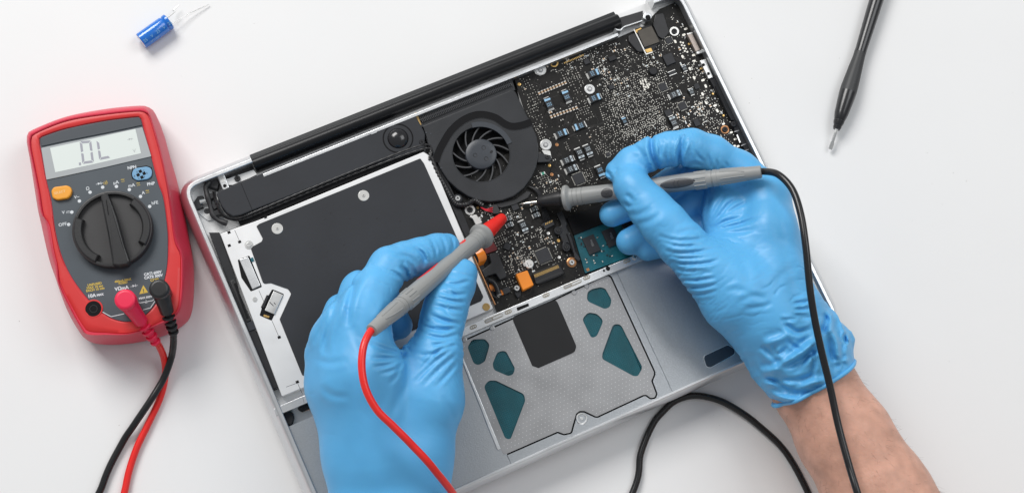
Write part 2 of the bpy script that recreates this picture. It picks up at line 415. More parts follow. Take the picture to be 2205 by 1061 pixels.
add('rivet', disc(U(1047, 660.5, 19.7), [(2.2, 19.6), (2.2, 20), (1.4, 20), (1.3, 19.8)], 20), M_brass, od)
for (x, y) in ((826, 107), (755, 85), (850, 260), (780, 245)):                       # dents pressed into the sheet
    p = r4((x, y))[0]; add('dent', disc(U(*p, 20), [(.4, 19.96), (.3, 20.0), (.1, 19.97)], 8), M_sheet, bs)
for q in r3((1130, 785), (1325, 780), (1145, 1033), (1175, 738)) + [(893, 453), (812, 470), (861, 476), (741, 527)]:
    add('dent', disc(U(*q, 20), [(.5, 19.96), (.36, 20.03), (.12, 19.97)], 10), M_blk, bs)
# slits, windows and lever in the white case
def strip(name, a, b, w, z0, z1, m, par):
    pa, pb = U(*a, z1)[:2], U(*b, z1)[:2]; c = (pa + pb) / 2; d = pb - pa
    return add(name, box(c[0], c[1], z0, z1, np.linalg.norm(d), w, math.atan2(d[1], d[0])), m, par, smooth=0)
for a, b in ((r3((443, 868))[0], r3((480, 950))[0]), (r4((455, 320))[0], r4((565, 575))[0]), (r4((605, 852))[0], r4((660, 832))[0]), (r4((670, 835))[0], r4((695, 890))[0]), (r3((330, 895))[0], r3((420, 862))[0]), (r3((420, 862))[0], r3((640, 775))[0])):
    strip('slit', a, b, .22, 19.6, 19.63, M_rubber, od)
for p in (r3((481, 957))[0], r4((567, 578))[0], r4((667, 824))[0], r3((402, 985))[0], r3((678, 769))[0], r3((400, 885))[0]):
    q = U(*p, 19.7); add('window', box(q[0], q[1], 19.5, 19.66, 1.7, 1.5, AU), M_deep, od, smooth=0)
add('lever_recess', slab(r4((338, 152), (402, 128), (472, 300), (410, 326), (358, 250)), 19.55, 19.66, .6, 0), M_deep, od)
add('lever', slab(r4((346, 150), (395, 134), (464, 294), (418, 314)), 19.6, 20.5, .5, .3), M_alu, od)
pb_ = r4((418, 150))[0]; q = U(*pb_, 20); add('blue_part', box(q[0], q[1], 19.6, 20.1, 2.2, 1.6, AV), M_teal, od)
add('motor_recess', slab(r4((528, 313), (594, 340), (525, 487), (458, 458), (470, 420), (466, 412), (500, 345), (508, 348)), 19.58, 19.67, .8, 0), M_deep, od)
mo = add('motor_plate', slab(r4((536, 322), (588, 344), (540, 452), (486, 430)), 19.6, 20.6, .5, .25), M_steel, od)
mt_ = add('motor_contact', slab(r4((482, 452), (514, 462), (510, 472), (480, 464)), 19.6, 20.2, .3, .1), M_gold, od)
for (x, y) in ((520, 390), (530, 400), (542, 392)):
    q = U(*r4((x, y))[0], 20.7); add('stamp_mark', box(q[0], q[1], 20.58, 20.62, 1.6, .4, AV + .3), M_rubber, mo, smooth=0)
# ribbed clip left of the motor
add('ribbed_clip', slab(r4((468, 410), (482, 418), (510, 350), (498, 344)), 19.6, 20.3, .2, .15), M_blk, od)

# corner at top left: latch, cable, screws
add('corner_floor', slab(r4b((150, 640), (330, 470), (560, 420), (620, 900), (470, 1050), (300, 900)), 12.6, 13.6, 3, .2), M_white, lap)
add('corner_foam', slab(r4b((390, 500), (470, 410), (570, 390), (610, 480), (580, 590), (500, 560), (440, 545)), 13, 17.8, 1, .8), M_tape, lap)
add('hinge_pocket', slab(r4b((420, 420), (1050, 180), (1110, 310), (930, 420), (780, 400), (700, 420), (590, 400)), 13, 15, .8, .2), M_tape, lap)
add('latch_plate', slab(r4b((700, 440), (1100, 300), (1150, 370), (1040, 425), (800, 520), (740, 520)), 13, 17.2, .5, .2), M_white, lap)
la = add('latch', slab(r4b((570, 360), (670, 330), (755, 560), (665, 600)), 17, 19.5, 1.2, .4), M_alu, lap)
q = U(*r4b((690, 530))[0], 19.6); add('latch_hole', disc(q, [(1.0, 19.45), (1.0, 19.62), (.01, 19.62)], 14), M_deep, la)
add('latch_inset', slab(r4b((600, 385), (660, 365), (700, 470), (640, 490)), 19.5, 19.65, .8, .1), M_steel, la)
for k, p in enumerate(((868, 420), (735, 645))): inst('screw', SC_blk, lap, U(*r4b(p)[0], 19) - np.array([0, 0, 1.2 - k * 1.8]), .7 * k)
inst('screw', SC_blk, lap, U(*r4b((437, 892))[0], 17.5), .2)
add('corner_pad', slab(r4b((262, 740), (300, 680), (370, 668), (400, 700), (330, 740), (340, 800), (400, 830), (300, 870), (200, 830)), 13, 16.5, 1, .3), M_blk, lap)
add('metal_tube', lathe(U(*r4b((335, 765))[0], 15.5), U(*r4b((450, 735))[0], 15.5), [(0, 1.0), (0, 1.6), (5, 1.6)], 14), M_steel, lap)
pc = [U(*p, z) for p, z in zip(r4b((470, 480), (420, 560), (445, 680), (480, 800), (520, 940), (600, 1020), (720, 1068)), (18, 18.5, 18.6, 18.4, 18, 18, 18))]
add('taped_cable', tube(spline(pc, 10), [1.55 + .2 * math.sin(k * .35) for k in range(61)], 12), M_tape, lap)
for a, b in (((415, 695), (530, 660)), ((500, 935), (640, 890)), ((520, 830), (590, 800))):
    strip('clip_bar', r4b(a)[0], r4b(b)[0], 3.0, 14, 19.4, M_blk, lap)

# speaker bar along the hinge
SB = r3((300, 592), (330, 570), (420, 530), (500, 500), (600, 455), (1415, 130)) + [(893, 246)] + r5((470, 890), (480, 920)) + [(914, 318)] + r3((1415, 395), (590, 715), (490, 755), (430, 765), (380, 735), (345, 690))
sb = add('speaker_bar', slab(SB, 13, 20.4, .8, .7), M_sheet, lap)
strip('seam', r3((492, 512))[0], r3((578, 716))[0], .3, 20.3, 20.42, M_deep, sb)
for w in (0, 1):
    off = 10 * w
    P = [U(*p, 20.2 - w * .9) for p in r3((290 - off, 575), (300 - off, 625), (325 - off, 700), (365 - off, 755 + off * .5), (420, 778 + off), (490, 772 + off * 1.6), (600, 728 + off * 2), (1000, 560 + off * 2.2), (1415, 392 + off * 2.4))]
    P += [U(915 + 2 * w, 312 + off * .8, 20), U(925 + w, 345, 20)]
    cc = spline(P, 26); rr = [.62 + .12 * math.sin(i * 1.9 + w) for i in range(len(cc))]
    add('braided_cable', tube(cc, rr, 8), M_rubber, lap)
add('cable_channel', slab(r3((470, 800), (600, 745), (1415, 425)) + [(912, 320), (914, 329)] + r3((1415, 455), (600, 790), (480, 820)), 13, 18.2, 0, .2), M_deep, lap)
sc = U(857, 298, 20.4)
sp = add('speaker_ring', disc(sc, [(8.9, 20.3), (8.9, 20.5), (8.2, 20.55), (7.9, 19.9), (7.0, 19.8), (.01, 19.8)], 48), M_deep, sb)
for k in range(44):
    a = 2 * math.pi * k / 44; add('grille_rib', box(sc[0] + 7.0 * math.cos(a), sc[1] + 7.0 * math.sin(a), 19.8, 20.25, 1.5, .5, a), M_finm, sp, smooth=0) if k < 44 else None
add('speaker_dome', disc(sc, [(6.2, 19.9), (6.2, 20.3), (5.2, 21.4), (4.2, 22.1), (3.0, 22.7), (1.6, 23.0), (.01, 23.1)], 40), M_dome, sp, smooth=180)
inst('screw', SC_blk, sb, U(*r5((455, 978))[0], 20.2), .5)
add('clip_metal', slab(r5((35, 910), (90, 885), (130, 875), (110, 905), (70, 920)), 19, 20.8, .3, .2), M_alu, sb)
# strip on which the braided cable runs down between drive and board
add('cable_duct', slab([(917, 318), (933, 312), (960, 380), (1002, 470), (1018, 512), (1068, 640), (1060, 646), (1000, 505), (962, 420)], 13, 17, 0, .3), M_blk, lap)
cc = spline([U(*p, 18.6) for p in ((925, 330), (942, 372), (958, 400), (972, 425), (985, 440), (1005, 440), (1022, 432), (1040, 442))], 16)
add('braided_cable', tube(cc, [1.5 + .15 * math.sin(i * 1.7) for i in range(len(cc))], 10), M_rubber, lap)

# rib across the case with its slots
RIB = [(589, 879), (986, 709), (1385, 541), (1640, 432), (1644, 446), (1393, 556), (990, 727), (595, 895)]
rib = add('cross_rib', slab(RIB, 12.6, 22.0, 0, .25), M_alu, lap)
def pill(c, L, Wd, ang):
    p = [(L / 2 - Wd / 2 + Wd / 2 * math.cos(a), Wd / 2 * math.sin(a)) for a in np.linspace(-math.pi / 2, math.pi / 2, 7)] + [(-L / 2 + Wd / 2 + Wd / 2 * math.cos(a), Wd / 2 * math.sin(a)) for a in np.linspace(math.pi / 2, 1.5 * math.pi, 7)]
    p = np.array(p); c_, s_ = math.cos(ang), math.sin(ang); return p @ np.array([[c_, s_], [-s_, c_]]) + np.array(c[:2])
for p in q5((115, 423), (337, 328), (577, 222), (835, 110), (1090, 5)):
    c = U(*p, 22); g = add('rib_slot', prism(pill(c, 4.4, 2.3, AU), [(0, 21.8), (0, 22.06)]), M_slot, rib)
    for d in (-1.2, 0, 1.2): add('slot_pin', disc(c[:2] + LU * d, [(.45, 22), (.45, 22.2), (.01, 22.2)], 8), M_steel, g)
for p in q5((245, 368), (745, 152)):
    c = U(*p, 22); g = add('rib_slot', prism(pill(c, 11.5, 2.3, AU), [(0, 21.8), (0, 22.06)]), M_slot, rib)
    add('slot_bar', box(*(c[:2] + LU * 2.5), 22, 22.25, 6, 1.3, AU, .1), M_steel, g); add('slot_bar', box(*(c[:2] - LU * 3.2), 22, 22.2, 4, 1.3, AU, .1), M_plate, g)
for p, r in ((q5((37, 457))[0], .9), (q5((945, 66))[0], .7), (q5((970, 53))[0], 1.3), (g5((855, 553))[0], .75)):
    add('rib_hole', disc(U(*p, 22), [(r, 21.8), (r, 22.06), (r * .7, 22.05)], 14), M_deep, rib)
add('rib_notch', slab(q5((390, 300), (465, 272), (470, 290), (395, 322)), 21.8, 22.08, .3, 0), M_deep, rib)
inst('screw', SC_steel, rib, U(1367, 553, 22.0), .3)
add('strip_seam', slab(g5((690, 560), (700, 560), (725, 655), (715, 660)), 21.9, 22.05, 0, 0), M_plate, rib)

# front bay: palm rest floor, trackpad plate
PT = 20.4
add('bay_wall', slab(q5((14, 560), (24, 556), (225, 1040), (290, 1195), (270, 1203), (205, 1045)), 13, PT + .5, 0, .2), M_alu, lap)
tp_out = q5((20, 530), (610, 265), (940, 108), (972, 98), (988, 112), (1262, 708), (1262, 725), (1245, 765), (1275, 845), (1268, 868), (1240, 872), (1212, 852), (1196, 852), (905, 988), (890, 988), (820, 955), (790, 955), (768, 972), (748, 1040), (735, 1090), (690, 1100), (650, 1085), (330, 1225), (305, 1230))
W1 = q5((840, 200), (870, 182), (925, 170), (955, 182), (992, 250), (985, 295), (950, 310), (835, 258))
W2 = q5((805, 372), (845, 330), (900, 340), (942, 382), (900, 480), (865, 494))
W3 = q5((1003, 405), (1050, 405), (1190, 680), (1160, 735), (1130, 733), (932, 625), (935, 590))
W4 = q5((78, 550), (108, 502), (190, 498), (220, 535), (190, 640), (150, 665), (118, 655))
W5 = q5((238, 655), (268, 582), (320, 570), (380, 685), (370, 722), (340, 735), (245, 695))
W6 = q5((182, 800), (212, 762), (258, 762), (438, 848), (445, 890), (352, 1135), (318, 1130))
wins = []
for w in (W1, W2, W3, W4, W5, W6): wins.append(rpoly(ccw(UXY(w, PT)), 3.2, 5))
tpoly = rpoly(ccw(UXY(tp_out, PT)), 1.2, 3)
c0 = CORN[0]; bL = lambda a, b: c0 + LU * a + LV * b
wl_ = np.linalg.norm(CORN[3] - CORN[0]); dl_ = np.linalg.norm(CORN[1] - CORN[0])
rbm = max((U(x, y, 20.4)[:2] - c0) @ LV for x, y in ((595, 895), (1644, 446))) - 1.5
sa = lambda x, y: (U(x, y, PT)[:2] - c0) @ LU
gap_l, gap_r = sa(989, 735) - 1.2, sa(1330, 590)
add('palm_sheet', prism(np.array([bL(gap_r + .06, rbm), bL(gap_r + .06, dl_ - 3.4), bL(wl_ - 6.8, dl_ - 3.4), bL(wl_ - 6.8, rbm)]), [(0, 12.6), (0, PT - .1), (.1, PT)]), M_palm, lap, smooth=0)
add('palm_sheet', prism(np.array([bL(6.8, rbm + 9), bL(6.8, dl_ - 3.4), bL(gap_l, dl_ - 3.4), bL(gap_l, rbm), bL(60, rbm), bL(52, rbm + 9)]), [(0, 12.6), (0, PT - .3), (.1, PT - .2)]), M_palm, lap, smooth=0)
add('palm_sheet', prism(np.array([bL(gap_l + .06, rbm), bL(gap_l + .06, dl_ - 3.4), bL(gap_r, dl_ - 3.4), bL(gap_r, rbm)]), [(0, 12.6), (0, PT - .2), (.1, PT - .1)], [offset(tpoly, -.85)]), M_palm, lap, smooth=0)
tp = add('trackpad_plate', prism(tpoly, [(0, PT - 1.1), (0, PT - .1), (.1, PT)], wins), M_plate, lap, smooth=25)
add('plate_gap', prism(offset(tpoly, -.75), [(0, 14.5), (0, PT - 1.8)]), M_deep, lap, smooth=0)
tb = add('trackpad_backing', prism(offset(tpoly, 3), [(0, PT - 1.9), (0, PT - 1.0)]), M_grille, tp, smooth=0)
# woven mesh under the windows: fine bars both ways
V = []; F = []; M = []
bars = []
for w in wins:
    a = w @ LU; b = w @ LV
    for s0 in np.arange(a.min(), a.max(), 1.15): bars.append((0, s0, b.min(), b.max()))
    bars_b = [(1, s0, a.min(), a.max()) for s0 in np.arange(b.min(), b.max(), 1.15)]; bars += bars_b
for k, s0, lo, hi in bars:
    c = (LU * s0 + LV * (lo + hi) / 2) if k == 0 else (LV * s0 + LU * (lo + hi) / 2)
    bars_v, bars_f = box(c[0], c[1], PT - 1.0, PT - .82 + .06 * k, hi - lo, .34, AV if k == 0 else AU)
    n0 = len(V); V += bars_v.tolist(); F += [[i + n0 for i in f] for f in bars_f]
add('woven_mesh', (np.array(V), F), M_teal, tb, smooth=0, kind='stuff')
bl = add('black_pad', slab(q5((358, 360), (640, 243), (770, 545), (758, 582), (530, 682), (490, 668)), PT, PT + .35, [.5, .5, 3, 3, 3, 3], .1), M_pad2, tp)
# dimples
a0, b0 = tpoly @ LU, tpoly @ LV; P = []
for i, a in enumerate(np.arange(a0.min(), a0.max(), 2.3)):
    for j, b in enumerate(np.arange(b0.min(), b0.max(), 2.3)): P.append(LU * (a + (1.15 if j % 2 else 0)) + LV * b)
P = np.array(P); ok = inpoly(P, offset(tpoly, 1.5))
for w in wins: ok &= ~inpoly(P, offset(w, -1.4))
ok &= ~inpoly(P, offset(ccw(UXY(q5((358, 360), (640, 243), (770, 545), (758, 582), (530, 682), (490, 668)), PT)), -1))
def dots(pts, r, z0, z1, n=6):
    V = []; F = []; R = r if hasattr(r, '__len__') else [r] * len(pts)
    for (x, y), q in zip(pts, R):
        b = len(V); V += [(cx, cy, z0) for cx, cy in circ((x, y), q, n)] + [(cx, cy, z1) for cx, cy in circ((x, y), q * .75, n)]
        F += [[b + i, b + (i + 1) % n, b + n + (i + 1) % n, b + n + i] for i in range(n)] + [[b + n + i for i in range(n)]]
    return np.array(V), F
add('plate_dimple', dots(P[ok], .21, PT, PT + .07), M_dot, tp, smooth=0, kind='stuff')
sl = add('plate_screw', disc(U(1253, 900, PT + .5), [(3.3, 14.5), (3.3, PT), (3.0, PT + .3), (2.5, PT + .3), (2.3, PT - .2), (1.0, PT - .2), (.8, PT + .2), (.01, PT + .2)], 32), M_steel, lap)
for p in q5((60, 505), (235, 430), (755, 205), (835, 165)): add('plate_stud', disc(U(*p, PT + .2), [(1.5, PT), (1.5, PT + .15), (1.1, PT + .3), (.01, PT + .3)], 16), M_plate, tp)
add('magnet_rim', prism(rpoly(offset(ccw(UXY(Zm(1430, 720, .16962, [(500, 275), (810, 130), (895, 185), (895, 245), (590, 415), (540, 405)]), PT + .3)), -.5), 2.6, 5), [(0, PT - .2), (.15, PT + .2)]), M_steel, lap)
fo = add('magnet_face', prism(rpoly(ccw(UXY(Zm(1430, 720, .16962, [(500, 275), (810, 130), (895, 185), (895, 245), (590, 415), (540, 405)]), PT + .3)), 2.4, 5), [(0, PT), (0, PT + .25), (.25, PT + .45)]), M_foot, lap)
# front bay left: latch pieces beside the rib
add('corner_block', slab(g5((255, 880), (430, 800), (540, 800), (555, 900), (520, 1020), (380, 1010), (300, 1000)), 14, 18, 2, .6), M_blk, lap)
add('cable_clamp', slab(g5((600, 750), (920, 610), (930, 690), (690, 800), (660, 790)), 14, 18.6, .6, .4), M_blk, lap)
add('flex_tail', slab(g5((720, 770), (850, 715), (855, 745), (730, 795)), 14, 15.2, .3, .1), M_copper, lap)

# fan, heat sink
add('bay_floor', slab([(905, 255), (1108, 170), (1170, 440), (1000, 470), (960, 420), (920, 320)], 12.6, 13.4, 0, 0), M_deep, lap)
hsk = add('heat_sink', slab([(899, 247), (1101, 166), (1110, 194), (908, 273)], 13, 18.2, .4, .2), M_fan, lap)
f0, f1 = np.array([903, 252.]), np.array([1098, 172.]); g0, g1 = np.array([909, 265.]), np.array([1103, 187.])
fin_me = None
def lcoord(p, z): q = U(*p, z)[:2]; return q
for row, (sA, sB, hh) in enumerate((((.50, .98), .0, 19.3), ((.0, .40), .0, 18.9))):
    for k in range(56):
        t = (k + .5) / 56
        pa = lcoord(f0 + (f1 - f0) * t + (g0 - f0) * sA, 19); pb = lcoord(f0 + (f1 - f0) * t + (g0 - f0) * sB, 19) if False else lcoord(f0 + (f1 - f0) * t + (g0 - f0) * (.98 if row == 0 else .40), 19)
        pa = lcoord(f0 + (f1 - f0) * t + (g0 - f0) * (.50 if row == 0 else .02), 19)
        L = np.linalg.norm(pb - pa); c = (pa + pb) / 2
        key = 'fin_%d' % row
        if k == 0: fin_me = make_mesh('fin', *box(0, 0, 0, hh - 18.2, L, .55, 0, .12)[:2], [M_finm], None, 0)
        inst('fin', fin_me, hsk, (c[0], c[1], 18.2), math.atan2((pb - pa)[1], (pb - pa)[0]))
add('fin_rail', slab([(904, 257.5), (1099, 178.5), (1100, 181), (905, 260)], 18.2, 19.4, 0, .1), M_fan, hsk)
add('adhesive_edge', slab(r5((398, 755), (415, 750), (465, 880), (450, 890)), 17, 18.6, .2, .1), M_brass, lap)
FC = (1036, 331.5); fc = U(*FC, 19.5)[:2]
pxr = 1 / mmpp(*FC, 19.5)                                         # pixels per mm there
FH = [(906, 272), (1107, 191)] + r6((990, 130), (1045, 240), (1085, 330), (1098, 420), (1100, 500), (1080, 590), (1040, 680), (975, 770), (890, 835), (790, 872), (690, 884), (590, 872), (500, 835), (410, 775), (330, 700), (280, 625), (250, 565), (215, 500), (160, 385), (110, 240))
fpoly = ccw(UXY(FH, 19.5)); hole = circ(fc, 61.5 / pxr, 56)
fan = add('fan_housing', prism(rpoly(fpoly, 3, 5), [(0, 13.5), (0, 18.9), (.25, 19.35), (.7, 19.5)], [hole]), M_fan, lap, smooth=30)
add('fan_lip', join(prism(circ(fc, 64 / pxr, 56), [(0, 19.4), (.25, 19.62)], [circ(fc, 62 / pxr, 56)])), M_fan, fan)
# the sunken dark channel round the opening
cp = [U(*p, 19.6)[:2] for p in r6((228, 545), (252, 470), (290, 392), (365, 275), (475, 185), (600, 145), (725, 168), (815, 225), (880, 246), (960, 236), (1042, 208))]
add('air_channel', ribbon(spline(cp, 10), 4.3, 19.3, 19.54), M_deep, fan)
cpo = spline(cp, 10); T = np.gradient(cpo, axis=0); T /= np.linalg.norm(T, axis=1, keepdims=True); Nn = np.stack([-T[:, 1], T[:, 0]], 1)
for s in (-1, 1):
    e3 = np.hstack([cpo + Nn * s * 2.25, np.full((len(cpo), 1), 19.55)]); add('channel_edge', tube(e3, .16, 6), M_fan, fan)
# raised crescent on the opening
aa = np.linspace(math.radians(108), math.radians(22), 24); aa = aa
cr = np.array([fc + np.array([math.cos(a), math.sin(a)]) * 66 / pxr for a in aa])
add('opening_crescent', ribbon(cr, 3.0, 19.4, 19.95), M_hub, fan)
add('impeller_floor', disc(np.append(fc, 0), [(62 / pxr, 13.3), (62 / pxr, 14.2), (.01, 14.2)], 40), M_deep, fan)
hub = add('fan_hub', disc(np.append(fc, 0), [(34 / pxr, 14.2), (34 / pxr, 18.8), (33 / pxr, 19.6), (31 / pxr, 19.9), (20 / pxr, 20.0), (.01, 20.0)], 48), M_hub, fan, smooth=35)
for p in ((635, 425), (562, 488), (656, 518)):
    c = U(*r6(p)[0], 20); add('hub_dimple', disc(c, [(1.3, 19.95), (1.25, 20.08), (.8, 19.98), (.01, 19.97)], 16), M_blk, hub)
c = U(*r6((700, 460))[0], 20); add('hub_slot', prism(pill(c, 2.2, 1.5, AU + .4), [(0, 19.95), (.15, 20.06)]), M_blk, hub)
ROUT, RIN = 61 / pxr, 33 / pxr
bl_me = None
for k in range(13):
    a = 2 * math.pi * k / 13 + .25
    pts = []
    for s in np.linspace(0, 1, 6):
        r = RIN + (ROUT - RIN) * s; ang = a - .66 * s + .12 * s * s
        pts.append((r * math.cos(ang), r * math.sin(ang)))
    vf = ribbon(np.array(pts), .75, 14.3, 18.3)
    if bl_me is None:
        bl_me = make_mesh('fan_blade', vf[0], vf[1], [M_finm], None, 30); a00 = a
    inst('fan_blade', bl_me, fan, (fc[0], fc[1], 0), a - a00)
for p, r in ((r6((148, 300))[0], .5), (r6((187, 307))[0], .4), (r6((275, 598))[0], .5), (r6((570, 858))[0], .5)):
    add('housing_pip', disc(U(*p, 19.5), [(r, 19.4), (r, 19.7), (.01, 19.75)], 10), M_hub, fan)
ear = add('housing_ear', disc(U(*r6((205, 385))[0], 19), [(2.9, 14), (2.9, 18.6), (2.3, 18.9), (1.5, 18.9), (1.3, 17.5)], 24), M_hub, fan)
add('ear_hole', disc(U(*r6((203, 388))[0], 19), [(1.4, 17), (1.4, 18.95), (.01, 18.95)], 16), M_deep, ear)
ear2 = add('housing_ear', disc(U(*r6((415, 855))[0], 19), [(2.9, 14), (2.9, 18.2), (2.4, 18.6), (.01, 18.6)], 24), M_fan, fan)
inst('screw', SC_steel, ear2, U(*r6((415, 855))[0], 18.6) - np.array([0, 0, 0]), .4)
ear3 = add('housing_ear', slab(r6((1088, 550), (1098, 460), (1150, 478), (1205, 490), (1210, 530), (1190, 545)), 15, 18.8, .6, .3), M_fan, fan)
inst('screw', SC_blk_s, ear3, U(*r6((1172, 505))[0], 18.8), .3)

# ------------------------------------------------------------------ logic board
BZ = 15.6
BP = [(1107, 168), (1180, 139), (1325, 84), (1345, 75), (1386, 58), (1400, 40), (1420, 20), (1462, 2), (1478, 40), (1531, 152), (1546, 182), (1628, 352), (1602, 425), (1420, 470), (1330, 430), (1226, 478), (1238, 520), (1262, 600), (1072, 676), (1058, 640), (1003, 505), (985, 440), (1000, 380), (1150, 300)]
bpoly = ccw(UXY(BP, BZ))
lb = add('logic_board', prism(bpoly, [(0, 14.2), (0, BZ)]), M_pcb, lap, smooth=0)
def onb(p, z=BZ): return U(p[0], p[1], z)
occ = []                                                         # (x, y, radius) already taken on the board

def tant_mesh(L, Wd, h, pm, end):
    P = [withm(box(0, 0, .15, h, L, Wd, 0, .12), 0), withm(box(-L / 2 - .12, 0, 0, h * .55, .8, Wd * .8), 1), withm(box(L / 2 + .12, 0, 0, h * .55, .8, Wd * .8), 1)]
    if end: P.append(withm(box(-L / 2 - .5, 0, .02, .25, .9, Wd * .95), 1))
    P.append(withm(box(L * .30, 0, h, h + .03, L * .17, Wd * .92), 2))
    if pm is M_print:
        P.append(withm(box(L * .30, 0, h + .03, h + .05, L * .15, .3), 0)); P.append(withm(box(L * .30, 0, h + .05, h + .06, .3, Wd * .5), 0))
    else: P.append(withm(box(L * .38, Wd * .3, h + .03, h + .05, L * .1, Wd * .3), 2))
    for i in range(3):                                            # two rows of figures
        for j in range(2):
            x, y = -L * .22 + j * L * .17, (i - 1) * Wd * .25
            P.append(withm(box(x, y, h, h + .025, L * .10, Wd * .05), 3)); P.append(withm(box(x - L * .04, y + Wd * .07, h, h + .025, L * .025, Wd * .16), 3))
            P.append(withm(box(x + L * .03, y + Wd * .06, h, h + .028, L * .025, Wd * .10), 3))
    v, f, m = join(*P); return make_mesh('tantalum_capacitor', v, f, [M_cap, M_tin, pm, M_print if pm is M_print else M_blue], m, 0)
TB = tant_mesh(7.0, 4.1, 2.0, M_blue, True); TW = tant_mesh(6.8, 3.9, 2.0, M_print, True); TS = tant_mesh(3.6, 3.0, 1.5, M_print, False); TSB = tant_mesh(4.4, 2.6, 1.4, M_blue, False)
def tant(me, p, ang, r=4.2): q = onb(p); inst('tantalum_capacitor', me, lb, (q[0], q[1], BZ), ang); occ.append((q[0], q[1], r))
R_, L_, T_, B_ = AU, AU + math.pi, AV, AV + math.pi                # end with the stripe: right, left, top, bottom
for p in ((1278, 160), (1281, 213), (1209, 289)): tant(TB, p, R_)
for p in ((1219, 208), (1181, 224)): tant(TB, p, T_)
tant(TB, (1247, 273), L_)
for p in ((1223, 346), (1231, 365), (1453, 205)): tant(TW, p, R_)
for p in ((1248, 333), (1266, 326), (1127, 489)): tant(TW, p, B_)
tant(TB, (1292, 371), B_); tant(TSB, (1344, 261), T_, 2.5); tant(TW, (1449, 263), T_)
for p in ((1488, 199), (1473, 148)): tant(TS, p, T_, 2.5)
for p in ((1150, 451), (1154, 464), (1093, 472), (1097, 485)): tant(TS, p, R_, 2.5)

def chip(name, p, L, Wd, h, m, ang=None, pins=0, pinm=M_pad, label=None):
    q = onb(p); a = AU if ang is None else ang; P = [withm(box(0, 0, .1, h, L, Wd, 0, .1), 0)]
    P.append(withm(disc((-L / 2 + .7, Wd / 2 - .7), [(.25, h - .02), (.25, h + .02), (.01, h + .02)], 8), 2))
    if pins:
        for s in (-1, 1):
            for k in range(pins):
                x = (k - (pins - 1) / 2) * (L * .9 / pins); P.append(withm(box(x, s * (Wd / 2 + .25), .02, .25, L * .42 / pins, .6), 1))
                y = (k - (pins - 1) / 2) * (Wd * .9 / pins); P.append(withm(box(s * (L / 2 + .25), y, .02, .25, .6, Wd * .42 / pins), 1))
    v, f, mi = join(*P); me = make_mesh(name, v, f, [m, pinm, M_blk], mi, 0)
    inst(name, me, lb, (q[0], q[1], BZ), a, label); occ.append((q[0], q[1], max(L, Wd) * .62))
chip('chip', (1440, 129), 6.0, 6.6, 1.2, M_chip); chip('chip', (1427, 188), 4.8, 4.8, 1.1, M_chip, pins=5); chip('chip', (1469, 229), 4.8, 4.6, 1.1, M_chip, pins=6)
chip('chip', (1246, 385), 6.4, 6.6, .8, M_chip, pins=12); chip('chip', (1109, 446), 4.0, 3.8, 1.0, M_chip)
chip('quad_flat_chip', (1170, 551), 8.0, 8.0, 1.3, M_chip, pins=16)
chip('chip', (1318, 127), 4.6, 2.8, 1.2, M_blk); chip('chip', (1263, 134), 3.2, 3.0, 1.0, M_chip); chip('chip', (1309, 333), 2.8, 2.4, .8, M_chip, pins=3)
chip('chip', (1500, 187), 3.2, 3.2, .8, M_chip); chip('chip', (1439, 244), 4.2, 4.0, .8, M_chip); chip('chip', (1316, 189), 3.0, 2.6, 1.0, M_chip); chip('chip', (1513, 288), 5, 4, .9, M_chip)
chip('chip', (1092, 531), 3.8, 3.8, 1.0, M_chip, AU + .78); chip('chip', (1440, 88), 4.4, 3.6, 1.1, M_chip, pins=4); chip('chip', (1500, 265), 3.4, 4.2, .9, M_chip)
for p, r in (((1406, 155), 2.4),):
    add('inductor', disc(onb(p), [(r, BZ), (r, BZ + 1.4), (r * .85, BZ + 1.7), (.01, BZ + 1.7)], 20), M_blk, lb); occ.append((*onb(p)[:2], 3))
# crystal: frame of solder
q = onb((1447, 158)); add('crystal', join(withm(box(q[0], q[1], BZ, BZ + .8, 4.8, 2.6, AU, .1), 0), withm(box(*(q[:2] + LV * 1.2), BZ, BZ + .84, 5, .35, AU), 1), withm(box(*(q[:2] - LV * 1.2), BZ, BZ + .84, 5, .35, AU), 1)), [M_chip, M_tin], lb, smooth=0); occ.append((q[0], q[1], 3))

def mlcc_mesh(L, Wd, h, body):
    v, f, m = join(withm(box(0, 0, 0, h, L * .62, Wd, 0, .05), 0), withm(box(-L * .4, 0, 0, h + .03, L * .22, Wd * 1.04), 1), withm(box(L * .4, 0, 0, h + .03, L * .22, Wd * 1.04), 1))
    return make_mesh('ceramic_capacitor', v, f, [body, M_tin], m, 0)
CA = mlcc_mesh(2.0, 1.15, .9, M_tan); CB = mlcc_mesh(1.7, .9, .7, M_tan); CC = mlcc_mesh(1.6, .8, .5, M_blk)
for (a, b, n) in (((1161, 202), (1217, 179), 10), ((1187, 252.5), (1241, 233), 9)):
    for k in range(n):
        p = (a[0] + (b[0] - a[0]) * k / (n - 1), a[1] + (b[1] - a[1]) * k / (n - 1)); q = onb(p); inst('ceramic_capacitor', CA, lb, (q[0], q[1], BZ), AV); occ.append((q[0], q[1], 1.2))
for p, a, me in (((1185, 243), AU, CA), ((1463, 107), AV, CA), ((1276, 150), AU, CB), ((1311, 157), AU, CB), ((1315, 171), AV, CB), ((1458, 248), AU, CA), ((1483, 271), AU + .4, CA), ((1460, 254), AU, CB), ((1529, 229), AV, CA), ((1486, 240), AV, CB), ((1472, 212), AU + .9, CB), ((1140, 534), AV, CA), ((1178, 143), AV, CB), ((1322, 111), AU, CA), ((1098, 552), AU, CB), ((1144, 441), AU, CB), ((1124, 449), AV, CB)):
    q = onb(p); inst('ceramic_capacitor', me, lb, (q[0], q[1], BZ), a); occ.append((q[0], q[1], 1.4))
q = onb((1169, 374)); inst('ceramic_capacitor', mlcc_mesh(2.6, 1.5, .6, M_grn), lb, (q[0], q[1], BZ), AU)

